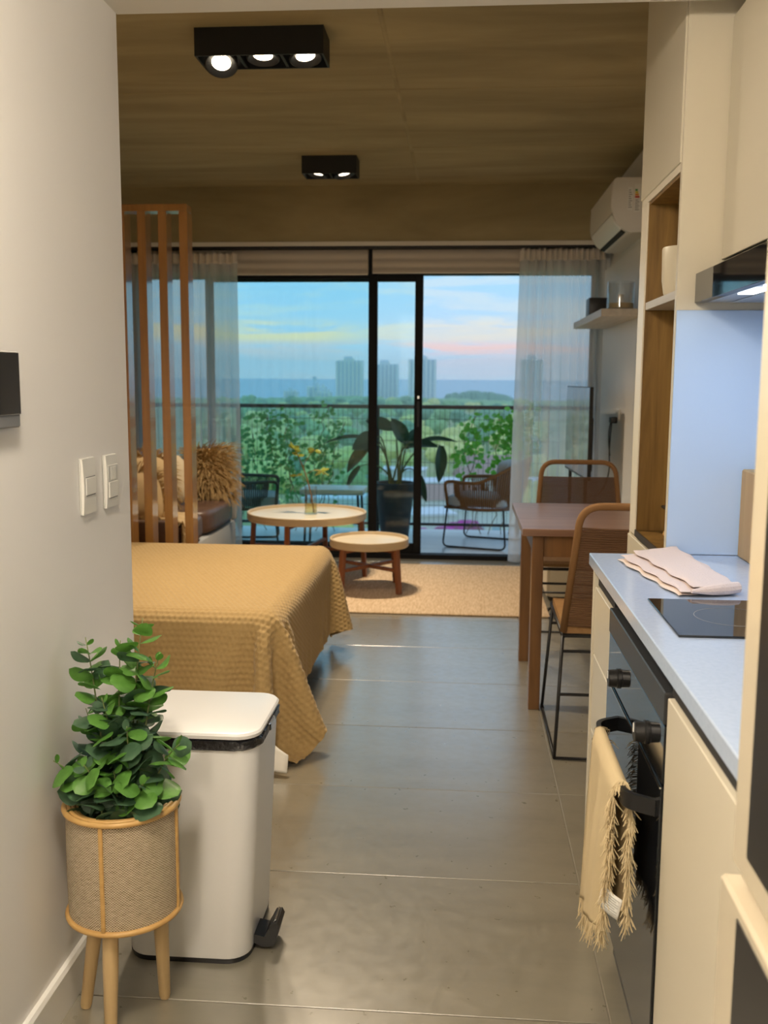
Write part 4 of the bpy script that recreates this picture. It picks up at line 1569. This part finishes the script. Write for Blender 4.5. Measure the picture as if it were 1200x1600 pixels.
# ================================================================== TELEVISION WALL
t = thing('wall_panel', 'white wall panel with wooden edge behind the television', 'wall panel', (1.03, 6.3, .02))
MB().box(.992, XR - .002, 5.47, 7.26, .02, 2.16, .001).build('board', 'panel_white', t)
MB().box(.985, XR - .002, 5.445, 5.468, .02, 2.16, .001).build('edge_board', 'table_leg_wood', t)

t = thing('tv_cabinet', 'low cream television cabinet against the wall panel', 'cabinet', (.8, 6.7, 0))
MB().box(.56, .985, 6.12, 7.22, .03, .44, .002).build('carcass', 'cabinet_cream', t)
for (a, b) in ((6.122, 6.668), (6.672, 7.218)):
    MB().box(.543, .56, a, b, .035, .425, .002).build('door', 'cabinet_cream', t)
MB().box(.60, .97, 6.16, 7.18, 0, .03).build('plinth', 'dark_gap', t)

t = thing('television', 'flat black television seen edge-on before the white wall panel', 'television', (.8, 6.7, .44))
tvm = Matrix.Translation((.770, 6.66, 0)) @ Matrix.Rotation(R(2.5), 4, 'Z')


def tvb(x0, x1, y0, y1, z0, z1, b=0.0):
    m = MB().box(x0, x1, y0, y1, z0, z1, b)
    m.v = [tuple(tvm @ Vector(q)) for q in m.v]
    return m


tvb(-.010, .012, -.48, .48, .76, 1.345, .004).build('frame', 'black_plastic', t)
tvb(.012, .05, -.30, .30, .80, 1.15, .01).build('rear_housing', 'black_plastic', t)
tvb(-.0115, -.0102, -.472, .472, .775, 1.338).build('screen', 'tv_screen', t)
for y in (-.32, .32):
    tvb(-.07, .09, y - .012, y + .012, .441, .452, .002).build('foot', 'black_plastic', t)
    tvb(-.005, .015, y - .012, y + .012, .45, .77, .002).build('stand_post', 'black_plastic', t)

t = thing('wall_socket', 'white wall socket with two black plugs on the wall panel', 'socket', (.99, 6.38, 1.12))
MB().box(.978, .9915, 6.32, 6.44, 1.13, 1.205, .003).build('socket_plate', 'switch_ivory', t)
for y in (6.355, 6.40):
    MB().box(.935, .9775, y - .018, y + .018, 1.115, 1.155, .006).build('plug', 'black_plastic', t)
mb = MB().tube(bez((.945, 6.355, 1.12), (.93, 6.36, .95), (.95, 6.42, .85), 10), .004, 6)
mb.tube(bez((.95, 6.42, .85), (.96, 6.5, .70), (.90, 6.6, .62), 10), .004, 6)
mb.tube(bez((.945, 6.40, 1.12), (.93, 6.44, 1.03), (.96, 6.48, .9), 10), .004, 6)
mb.build('cable', 'black_plastic', t, smooth=180)
mb = MB()
for k in range(3):
    mb.tube(bez((.56 + .02 * k, 5.95, .006), (.50 - .03 * k, 5.80 + .04 * k, .006), (.53 + .03 * k, 5.62 + .02 * k, .006), 12), .0045, 6)
    mb.tube(bez((.56 + .02 * k, 5.95, .006), (.55, 6.0, .02), (.60, 6.08, .03), 6), .0045, 6)
single('floor_cable', mb, 'black_plastic', 'tangled black cables on the floor by the television cabinet', 'cable', (.55, 5.8, 0), smooth=180)

t = single('wall_shelf', MB().box(.765, .99, 5.69, 7.10, 1.742, 1.785, .002), 'shelf_white_wood', 'pale floating wall shelf above the television', 'shelf', (.88, 6.4, 1.742))
single('speaker_box', MB().box(.785, .905, 6.42, 6.58, 1.786, 1.905, .006), 'black_plastic', 'small black cube speaker on the wall shelf', 'speaker', (.845, 6.5, 1.786))
t = thing('glass_cylinder', 'clear glass cylinder of sand on the wall shelf', 'candle holder', (.885, 5.80, 1.786))
MB().lathe([(.001, 0), (.076, 0), (.078, .003), (.078, .155), (.074, .155), (.074, .006), (.001, .006)], 40, (.885, 5.80, 1.786)).build('glass', 'clear_glass', t)
MB().lathe([(.001, .007), (.0735, .007), (.0735, .035), (.001, .038)], 40, (.885, 5.80, 1.786)).build('sand', 'sand', t)
MB().lathe([(.001, .036), (.018, .036), (.018, .085), (.004, .088), (.001, .088)], 20, (.885, 5.80, 1.786)).build('candle', 'print_white', t)

# ================================================================== AIR CONDITIONER
AY0, AY1 = 6.0, 6.97
t = thing('air_conditioner', 'white wall-mounted split air conditioner with side labels', 'air conditioner', (.95, 6.48, 2.2))
zt_, zb_ = 2.555, 2.245
ol = [(XR - .003, zt_), (.872, zt_), (.858, zt_ - .008), (.850, zt_ - .03), (.848, zt_ - .16), (.856, zt_ - .205), (.885, zb_ + .045), (.93, zb_ + .012), (.96, zb_), (XR - .003, zb_)]
MB().prism(ol, 'y', AY0, AY1).build('body', 'ac_white', t, smooth=30)
MB().prism([(.8475, zt_ - .02), (.8445, zt_ - .025), (.842, zt_ - .16), (.848, zt_ - .2), (.8505, zt_ - .2)], 'y', AY0 + .004, AY1 - .004).build('front_panel', 'ac_white', t)
MB().prism([(.853, zt_ - .212), (.848, zt_ - .208), (.876, zb_ + .048), (.905, zb_ + .022), (.910, zb_ + .029), (.884, zb_ + .052)], 'y', AY0 + .03, AY1 - .03).build('air_flap', 'plastic_white', t)
MB().prism([(.912, zb_ + .022), (.909, zb_ + .014), (.934, zb_ + .002), (.937, zb_ + .009)], 'y', AY0 + .05, AY1 - .05).build('outlet', 'dark_gap', t)
yl = AY0 - .0008
lb = MB().box(.937, .964, yl, AY0 - .0001, 2.37, 2.50).build('spec_label', 'print_white', t)
lm = MB()
for k in range(9):
    lm.box(.941, .961 - .004 * (k % 3), yl - .0005, yl - .0001, 2.385 + .012 * k, 2.389 + .012 * k)
lm.build('printed_lines', 'print_grey', lb)
eb = MB().box(.975, 1.009, yl, AY0 - .0001, 2.36, 2.52).build('energy_label', 'print_white', t)
for k, cmat in enumerate(('print_green', 'print_yellow', 'print_orange', 'print_red')):
    MB().box(.977, .991 + .004 * k, yl - .0005, yl - .0001, 2.478 - .013 * k, 2.489 - .013 * k).build('energy_bar', cmat, eb)
lm = MB()
for k in range(6):
    lm.box(.979, 1.003 - .005 * (k % 2), yl - .0005, yl - .0001, 2.37 + .011 * k, 2.374 + .011 * k)
lm.build('printed_lines', 'print_grey', eb)

# ================================================================== CURTAINS AND BLINDS
def curtain(label, x0, x1, z0, z1, n_fold, seed, yc=7.40, amp=.035, flare=0.0):
    rg = random.Random(seed)
    t = thing('sheer_curtain', label, 'curtain', ((x0 + x1) / 2, yc, z0), 'sheer curtains')
    ph = [rg.uniform(0, 6.28) for _ in range(6)]
    nu = n_fold * 12

    def wave(u, g):
        a = 2 * PI * n_fold * (u + .012 * math.sin(5 * u * PI + ph[0]))
        s = math.sin(a) * amp * (.75 + .35 * math.sin(3 * u * PI + ph[1]))
        s += math.sin(a * .41 + ph[2]) * amp * .55 * g + math.sin(a * 1.73 + ph[3] + g) * amp * .22 * g
        return s

    def fn(u, v):
        z = z1 - .085 + (z0 - z1 + .085) * v
        g = min(1, .35 + v)
        x = x0 + (x1 - x0) * u + math.cos(2 * PI * n_fold * (u + .012 * math.sin(5 * u * PI + ph[0])) + .6) * (x1 - x0) / n_fold * .30 * g * (.7 + .5 * math.sin(4 * u * PI + ph[5])) + flare * v * (u - .5)
        return (x, yc + wave(u, g), z)

    MB().grid(fn, nu, 22).build('drape', 'curtain_sheer', t, smooth=180, fix=False)

    def hd(u, v):
        x = x0 + (x1 - x0) * u
        return (x, yc + math.sin(2 * PI * n_fold * 1.6 * u + ph[4]) * amp * .55 + .002, z1 - .004 - .085 * v + .003 * math.sin(n_fold * 3 * u))
    o = MB().grid(hd, nu, 5).build('pleated_heading', 'curtain_head', t, smooth=180, fix=False)
    o.modifiers.new('thickness', 'SOLIDIFY').thickness = .002
    return t


curtain('sheer white curtain drawn beside the sofa and slat screen', -2.58, -1.70, .02, 2.318, 11, 3, 7.385)
curtain('sheer white curtain drawn beside the television wall', .395, 1.01, .015, 2.335, 10, 8, 7.385, .040, .06)
single('curtain_rail', MB().box(XL + .01, XR - .01, 7.345, 7.425, 2.337, 2.3595), 'lamp_black', 'black ceiling curtain track along the concrete beam', 'curtain track', (-.8, 7.385, 2.3375))


def blind(label, x0, x1, zb):
    t = thing('roller_blind', label, 'blind', ((x0 + x1) / 2, 7.46, zb), 'rolled-up roller blinds')
    n = 14
    pts = []
    # fascia of gathered fabric with soft horizontal folds
    ol = [(7.492, 2.336)] + [(7.455 - .012 * abs(math.sin(PI * 2.5 * k / n)) - .006, 2.336 - (2.336 - zb) * k / n) for k in range(n + 1)] + [(7.492, zb)]
    MB().prism(ol, 'x', x0, x1).build('fabric', 'blind_fabric', t, smooth=60)
    MB().box(x0, x1, 7.437, 7.456, zb - .012, zb, .003).build('bottom_bar', 'curtain_head', t)


blind('cream roller blind rolled up over the fixed pane', -2.48, -.722, 2.165)
blind('cream roller blind rolled up over the open doorway', -.690, .93, 2.175)
MB().box(-.715, -.697, 7.43, 7.50, 2.15, 2.336).build('mullion_post', 'frame_black', win)

# ================================================================== BALCONY
RY = 9.08
t = thing('balcony_railing', 'dark metal balcony railing with fine wire mesh', 'railing', (-.8, RY, -.03))
MB().box(-3.5, 1.9, RY - .03, RY + .03, 1.115, 1.150, .004).build('top_rail', 'rail_metal', t)
MB().box(-3.5, 1.9, RY - .012, RY + .012, .03, .055).build('bottom_rail', 'rail_metal', t)
for x in (-3.45, -2.1, -.79, .52, 1.85):
    MB().box(x - .02, x + .02, RY + .012, RY + .05, -.03, 1.12).build('post', 'rail_metal', t)
mb = MB()
k = -3.45
while k < 1.86:
    mb.tube([(k, RY, .05), (k, RY, 1.118)], .0022, 4, caps=False)
    k += .045
for z in (.22, .42, .62, .82, 1.02):
    mb.tube([(-3.48, RY + .004, z), (1.88, RY + .004, z)], .0026, 4, caps=False)
mb.build('wire_mesh', 'wire_metal', t, smooth=None, fix=False)['kind'] = 'stuff'


def vine(name, label, x0, x1, runs, n_leaf, mt, seed, zmin, zmax, dens_top=True, ls=.06):
    rg = random.Random(seed)
    t = thing(name, label, 'climbing plant', ((x0 + x1) / 2, RY - .03, -.03), 'climbers on the railing')
    sm, lm = MB(), MB()
    paths = []
    for k in range(runs):
        x = x0 + (x1 - x0) * (k + rg.random()) / runs
        pts = []
        z = .0
        top = rg.uniform(.75, 1.0) * zmax
        while z < top:
            pts.append((x, RY - .065 + rg.uniform(-.02, .02), z - .03))
            z += .06
            x += rg.uniform(-.035, .035)
        sm.tube(pts, .004, 5, caps=False)
        paths.append(pts)
    for k in range(n_leaf):
        pts = rg.choice(paths)
        g = rg.random()
        if dens_top:
            g = g ** .55
        p = Vector(pts[min(len(pts) - 1, int(g * len(pts)))])
        if p.z < zmin:
            continue
        p += Vector((rg.gauss(0, .075), rg.uniform(-.09, .015), rg.gauss(0, .04)))
        if p.x < x0 - .05 or p.x > x1 + .05:
            continue
        a, e = rg.uniform(0, 6.28), rg.uniform(-1.0, .3)
        d = Vector((math.cos(a) * math.cos(e), -abs(math.sin(a)) * math.cos(e), math.sin(e)))
        s = d.cross(Vector((rg.uniform(-.4, .4), -1, rg.uniform(-.2, .6)))).normalized()
        L = ls * rg.uniform(.7, 1.4)
        q = [p, p + d * L * .35 + s * L * .30, p + d * L * .75 + s * L * .22, p + d * L, p + d * L * .75 - s * L * .22, p + d * L * .35 - s * L * .30, p + d * L * .55 + d.cross(s) * L * .06]
        lm.add(q, [(0, 1, 6), (1, 2, 6), (2, 3, 6), (3, 4, 6), (4, 5, 6), (5, 0, 6)])
    sm.build('stems', 'stem_brown', t, smooth=180, fix=False)
    lm.build('foliage', mt, t, smooth=None, fix=False)['kind'] = 'stuff'


vine('climbing_vine', 'dense green climber covering the balcony mesh behind the white side table', -2.35, -1.15, 11, 900, 'vine_leaf', 4, .30, 1.16, True, .052)
vine('climbing_vine', 'bright green climber hanging on the mesh beside the rope armchair', -.02, .62, 6, 520, ['vine_leaf_bright'], 5, .55, 1.20)

# pot with bird of paradise
bxp, byp = -.585, 8.55
t = thing('bird_of_paradise', 'large-leaved plant in a tall slate pot on the balcony', 'potted plant', (bxp, byp, -.03))
MB().lathe([(.001, -.03), (.115, -.03), (.120, -.02), (.165, .40), (.165, .43), (.178, .435), (.178, .485), (.170, .49), (.158, .485), (.150, .42), (.001, .42)], 40, (bxp, byp, 0)).build('pot', 'pot_slate', t)
MB().lathe([(.001, .455), (.149, .455), (.149, .43), (.001, .43)], 32, (bxp, byp, 0)).build('soil', 'sand', t)


def paddle(base, tip, wid, nrm, droop=.0):
    base, tip = Vector(base), Vector(tip)
    d = tip - base
    L = d.length
    x = d / L
    n_ = Vector(nrm)
    n_ = (n_ - x * n_.dot(x)).normalized()
    y = n_.cross(x)

    def f(u, v):
        hw = wid / 2 * (math.sin(PI * min(1, u * .93 + .07)) ** .7) * (1 - .25 * u)
        s = (v - .5) * 2
        p = base + x * (L * u) + y * (hw * s) + n_ * (abs(s) * hw * .45 + .06 * L * math.sin(PI * u)) + Vector((0, 0, -droop * u * u))
        return tuple(p)
    return MB().grid(f, 14, 9)


leaves = [  # base, tip (X, Y, Z), width, normal
    ((-.50, 8.55, .84), (-.62, 8.50, 1.07), .15, (.3, -1, .2)),
    ((-.80, 8.52, .86), (-1.20, 8.45, .845), .10, (.1, -.35, 1)),
    ((-.74, 8.50, .88), (-.95, 8.40, .80), .18, (0, -1, .5)),
    ((-.80, 8.45, .82), (-.99, 8.38, .60), .13, (-.4, -1, .3)),
    ((-.90, 8.60, .62), (-1.02, 8.6, .44), .07, (-.4, -1, .2)),
    ((-.40, 8.52, .83), (-.04, 8.46, .87), .10, (0, -.45, 1)),
    ((-.46, 8.5, .80), (-.20, 8.38, .83), .12, (0, -.7, .8)),
    ((-.185, 8.45, .82), (-.20, 8.40, .52), .12, (.3, -1, 0)),
    ((-.40, 8.40, .60), (-.30, 8.33, .36), .09, (.3, -1, .1)),
    ((-.60, 8.60, .95), (-.86, 8.66, 1.04), .13, (0, -1, .4)),
    ((-.50, 8.62, .78), (-.38, 8.72, .98), .12, (0, -1, .1)),
]
for (b, tp, wd, nm) in leaves:
    b = Vector(b)
    root = Vector((bxp + random.uniform(-.05, .05), byp + random.uniform(-.05, .05), .45))
    mid = Vector((root.x * .6 + b.x * .4, root.y * .6 + b.y * .4, max(b.z, .6) + .08))
    s = MB().tube(bez(root, mid, b, 12), [.009 - .005 * i / 11 for i in range(12)], 7).build('stalk', 'stem_green', t, smooth=180)
    lf = paddle(b, tp, wd, nm, .02).build('leaf', 'paddle_leaf', s, smooth=180, fix=False)


def rope_armchair(label, rope_mat):
    """outdoor tub chair, open front at +Y; rope strung vertically between two bent rails"""
    t = thing('rope_armchair', label, 'armchair', (0, 0, 0), 'rope armchairs on the balcony')
    n = 40
    low, top = [], []
    for k in range(n + 1):
        a = R(-215 + 250 * k / n)      # opening towards +Y
        a = R(-90 + (k / n - .5) * 262)
        cx, cy = math.cos(a), math.sin(a)
        back = max(0, -cy)
        low.append(Vector((.30 * cx, .28 * cy, .335)))
        top.append(Vector((.345 * cx, .33 * cy - .04 * back, .56 + .20 * back ** 1.3)))
    front_l = [Vector((low[0].x, .30, .335))]
    lo_path = [Vector((low[0].x * 1.0, .30, .335))] + low + [Vector((low[-1].x, .30, .335))]
    MB().tube(lo_path + [lo_path[0]], .013, 8).build('seat_rail', 'table_leg_wood', t, smooth=180)
    tp_path = round_path([Vector((low[0].x, .28, .345)), Vector((top[0].x, .30, .555)), top[0]], .05) + top[1:-1] + round_path([top[-1], Vector((top[-1].x, .30, .555)), Vector((low[-1].x, .28, .345))], .05)
    MB().tube(tp_path, .014, 8).build('arm_rail', rope_mat, t, smooth=180)
    for k in range(0, n + 1):
        for q in (0.0, .5):
            if k == n and q:
                continue
            i = min(n - 1, k)
            a = low[i].lerp(low[i + 1], q) if k < n else low[n]
            b = top[i].lerp(top[i + 1], q) if k < n else top[n]
            MB().tube([a, a.lerp(b, .5) * 1.0 + Vector((a.x, a.y, 0)).normalized() * .012, b], .0062, 5, caps=False).build('rope', rope_mat, t, smooth=180)
    pillow_box(-.27, .27, -.24, .30, .345, .44, .08, 8, 6).build('seat_cushion', 'outdoor_cushion', t, smooth=180)
    pillow_box(-.22, .22, -.26, -.12, .44, .74, 0, 8, 4).build('back_cushion', 'outdoor_cushion', t, smooth=180)
    for s in (-1, 1):
        MB().tube(round_path([(s * .27, .27, .335), (s * .29, .30, .008), (s * .29, -.25, .008), (s * .26, -.22, .335)], .05), .008, 8).build('sled_leg', 'black_metal', t, smooth=180)
    return t


a1 = rope_armchair('tan rope armchair with grey cushion by the open balcony door', 'rope_tan')
a1.location = (.22, 8.45, -.03)
a1.rotation_euler = (0, 0, R(72))
mat('rope_grey', (.13, .115, .095), .8)
a2 = rope_armchair('grey rope armchair behind the glass beside the sofa', 'rope_grey')
a2.location = (-1.87, 8.25, -.03)
a2.rotation_euler = (0, 0, R(-80))
t = thing('side_table', 'white-topped outdoor side table with thin black legs', 'side table', (-1.075, 8.20, -.03))
MB().box(-1.34, -.81, 8.0, 8.38, .43, .475, .006).build('table_top', 'outdoor_top', t)
for x in (-1.29, -.86):
    for y in (8.04, 8.34):
        MB().tube([(x, y, .43), (x + (.02 if x > -1.07 else -.02), y, -.03)], .010, 8).build('leg', 'black_metal', t, smooth=180)

# ================================================================== THE VIEW: TOWN, WOODS, SEA
G = -29.0
struct(MB().box(-2500, 2500, 22, 1500, G - 3, G).build('ground', 'land'))
sea = MB().add([(-60000, 1480, G - .6), (60000, 1480, G - .6), (60000, 90000, G - .6), (-60000, 90000, G - .6)], [(0, 1, 2, 3)])
single('sea', sea, 'sea', 'calm blue sea reaching the horizon', 'sea', (0, 1480, G - .6), kind='stuff')


def crown(seed, sub=3, squash=.8):
    rg = random.Random(seed)
    bm = bmesh.new()
    for k in range(6):
        b2 = bmesh.new()
        bmesh.ops.create_icosphere(b2, subdivisions=2, radius=1)
        c = Vector((rg.uniform(-.5, .5), rg.uniform(-.5, .5), rg.uniform(-.2, .35)))
        r_ = rg.uniform(.42, .68)
        for v in b2.verts:
            v.co = c + v.co * r_ * rg.uniform(.82, 1.14)
            v.co.z *= squash
        me_ = bpy.data.meshes.new('tmp')
        b2.to_mesh(me_)
        b2.free()
        bm.from_mesh(me_)
        bpy.data.meshes.remove(me_)
    mb = MB().bm(bm)
    mb.tube([(0, 0, -1.5), (0, 0, -.2)], .07, 6)
    return mb


TREE = [[crown(20 + k).mesh('tree', 'tree_green_%d' % c, smooth=None) for k in range(3)] for c in range(4)]
tl = ['yellow-green rounded tree among the woods below the balcony', 'mid-green rounded tree among the woods below the balcony',
      'pale yellow leafy tree among the woods below the balcony', 'dark green rounded tree among the woods below the balcony']
rg = random.Random(42)
hs = [(-.045, 178, 12, 9, 6), (-.012, 205, 13, 10, 6), (.03, 190, 12, 9, 5.5), (-.03, 235, 14, 10, 6), (.02, 245, 12, 9, 6.5), (.085, 240, 12, 9, 6), (-.06, 265, 12, 9, 6), (.03, 285, 14, 10, 6), (-.17, 165, 13, 9, 6), (-.13, 200, 12, 9, 6)]
shrubs = [(-.028, 160), (.004, 168), (.012, 148)]
taken = [(a * D, D, 9.5) for a, D, *_ in hs] + [(a * D, D, 4.5) for a, D in shrubs]
spots = []
tries = 0
while len(spots) < 290 and tries < 20000:
    tries += 1
    D = 130 * (960 / 130) ** (rg.random() ** .8)
    a = rg.uniform(-.27, .085)
    x = a * D
    s = rg.uniform(3.2, 5.4) * (1 + D / 3000)
    # clearing for the houses
    if D < 300 and -.085 < a < .07 and rg.random() < .86:
        continue
    if any((x - q[0]) ** 2 + (D - q[1]) ** 2 < (1.12 * (s + q[2])) ** 2 for q in spots):
        continue
    if any((x - q[0]) ** 2 + (D - q[1]) ** 2 < (1.25 * s + q[2]) ** 2 for q in taken):
        continue
    spots.append((x, D, s))
for (x, D, s) in spots:
    c = rg.choices((0, 1, 2, 3), (4, 2.2, 3, 1.6) if D < 520 else (1.0, 2.5, .6, 3))[0]
    o = bpy.data.objects.new('tree', rg.choice(TREE[c]))
    C.objects.link(o)
    o.location = (x, D, G + s * 1.45)
    o.scale = (s, s, s * rg.uniform(.95, 1.2))
    o.rotation_euler = (0, 0, rg.uniform(0, 6.28))
    tag(o, tl[c], 'tree', 'trees below the balcony, ' + ('yellow-green', 'mid-green', 'pale yellow', 'dark green')[c])

# far woods as lumpy canopies
def canopy(name, label, x0, x1, y0, y1, nx, ny, hill, mt):
    pts = []
    for j in range(ny):
        for i in range(nx):
            x, y = x0 + (x1 - x0) * i / (nx - 1) + rng.uniform(-2, 2), y0 + (y1 - y0) * j / (ny - 1) + rng.uniform(-4, 4)
            edge = min(i, nx - 1 - i, j, ny - 1 - j) == 0
            z = G if edge else G + 5.0 + hill(x, y) + rng.uniform(-2.5, 3.0)
            pts.append((x, y, z))
    fs = [(j * nx + i, j * nx + i + 1, (j + 1) * nx + i + 1, (j + 1) * nx + i) for j in range(ny - 1) for i in range(nx - 1)]
    single(name, MB().add(pts, fs), mt, label, 'woods', ((x0 + x1) / 2, (y0 + y1) / 2, G), smooth=None, kind='stuff')


canopy('distant_woods', 'distant green woods stretching before the high-rise towers', -560, 300, 985, 1205, 150, 20, lambda x, y: 2.5 * math.sin(x * .013) * math.sin(y * .02), 'tree_green_1')
canopy('wooded_hill', 'dark wooded hill by the shore beside the tall white tower', -26, 66, 1262, 1400, 30, 14, lambda x, y: 8 * math.exp(-((x - 15) / 40) ** 2), 'tree_green_3')


def tower(name, label, xc, D, wd, top_z, kind, dp=22):
    """slab tower: core, pilasters, recessed glazing and floor slabs"""
    t = thing(name, label, 'building', (xc, D, G), 'high-rise towers by the sea' if kind < 3 else 'low blocks by the sea')
    x0, x1 = xc - wd / 2, xc + wd / 2
    MB().box(x0, x1, D, D + dp, G, top_z - 3).build('core', 'tower_white' if kind else 'tower_cream', t)
    n = 7 if kind < 3 else 4
    pw = wd / (2 * n - 1)
    for k in range(n):
        h = top_z - (0 if k in (2, 3, 4) else 4 if kind < 3 else 2)
        MB().box(x0 + pw * 2 * k, x0 + pw * (2 * k + 1), D - 1.6, D, G, h).build('pilaster', ('tower_cream', 'tower_white', 'tower_white')[kind % 3], t)
    for k in range(n - 1):
        MB().box(x0 + pw * (2 * k + 1), x0 + pw * (2 * k + 2), D - .3, D, G, top_z - 4).build('glazing', 'tower_glass', t)
    sl = MB()
    z = G + 3
    while z < top_z - 4:
        sl.box(x0 - .6, x1 + .6, D - 1.2, D - .2, z, z + .9)
        z += 3
    sl.build('floor_slabs', 'tower_slab', t)['kind'] = 'stuff'
    MB().box(xc - wd * .2, xc + wd * .12, D + 3, D + 12, top_z - 3, top_z + 2).build('roof_house', 'tower_slab', t)
    return t


DT = 1250


def px_x(px, D):
    return (px - 722) / 1532 * D * 1.0


tower('tower_block', 'pale high-rise tower with cream ribs and blue glazing', px_x(544, DT), DT, 33, 27.5, 0)
tower('tower_block', 'pale blue high-rise tower standing between the two others', px_x(596, DT), DT + 40, 34, 24.0, 1)
tower('tower_block', 'tall white high-rise tower beside the wooded hill', px_x(659, DT), DT - 20, 34, 29.0, 2)
tower('tower_block', 'pale high-rise tower seen through the sheer curtain', px_x(826, DT), DT, 26, 30.0, 1)
tower('apartment_block', 'low blue-white block with a slim roof tower', px_x(492, DT), DT, 22, -6.0, 3)
tower('apartment_block', 'low white block beside the slim roof tower', px_x(508, DT), DT - 30, 18, -12.0, 3)
tower('apartment_block', 'small pale stepped block alone before the sea', px_x(438, DT), DT + 60, 16, -13.0, 3)
single('roof_tower', MB().box(px_x(486, DT), px_x(491, DT), DT + 6, DT + 12, -6.5, 3.0).box(px_x(485, DT), px_x(492, DT), DT + 5, DT + 13, 3.0, 4.0), 'tower_slab', 'slim tower on the roof of the low blue-white block', 'roof tower', (px_x(488, DT), DT + 9, -6.5))


def house(label, x, D, w_, d_, h_, rot, mt_roof, flat):
    t = thing('house', label, 'house', (0, 0, 0), 'white houses below the balcony')
    b = MB().box(-w_ / 2, w_ / 2, -d_ / 2, d_ / 2, 0, h_).build('walls', 'house_white', t)
    if flat:
        MB().box(-w_ / 2 - .3, w_ / 2 + .3, -d_ / 2 - .3, d_ / 2 + .3, h_, h_ + .5).build('roof', mt_roof, t)
    else:
        MB().prism([(-d_ / 2 - .5, h_), (d_ / 2 + .5, h_), (0, h_ + d_ * .28)], 'x', -w_ / 2 - .4, w_ / 2 + .4).build('roof', mt_roof, t)
    for k in range(4):
        xx = -w_ / 2 + w_ * (k + .5) / 4
        MB().box(xx - .8, xx + .8, -d_ / 2 - .06, -d_ / 2, 1.0, 2.6).build('window', 'tower_glass', t)
    t.location = (x, D, G)
    t.rotation_euler = (0, 0, rot)


hl = ['white house with pale flat roof among the trees', 'white house with brown pitched roof among the trees']
for k, (a, D, w_, d_, h_) in enumerate(hs):
    flat = k % 3 != 1
    house(hl[0] if flat else hl[1], a * D, D, w_, d_, h_, R(rg.uniform(-20, 20)), 'roof_pale' if flat else 'house_roof', flat)
for k, (a, D) in enumerate(shrubs):
    o = bpy.data.objects.new('flowering_shrub', TREE[0][k].copy())
    o.data.materials.clear()
    o.data.materials.append(MATS['bougainvillea'])
    C.objects.link(o)
    o.location = (a * D, D, G + 4.3)
    o.scale = (4.2, 3.0, 3)
    tag(o, 'magenta flowering shrub beside the white houses', 'shrub', 'magenta shrubs')

# evening haze over the town
m = bpy.data.materials.new('haze')
m.use_nodes = True
m.node_tree.nodes.clear()
vs_ = nd(m.node_tree, 'ShaderNodeVolumeScatter', inp={'Color': (.90, .96, 1.0, 1), 'Density': .00045, 'Anisotropy': .3})
vo_ = nd(m.node_tree, 'ShaderNodeOutputMaterial')
m.node_tree.links.new(vs_.outputs[0], vo_.inputs['Volume'])
MATS['haze'] = m
single('haze', MB().box(-2000, 2000, 100, 1700, G - 4, 34), 'haze', 'thin bluish evening haze hanging over town and shore', 'haze', (0, 900, G), smooth=None, kind='stuff')
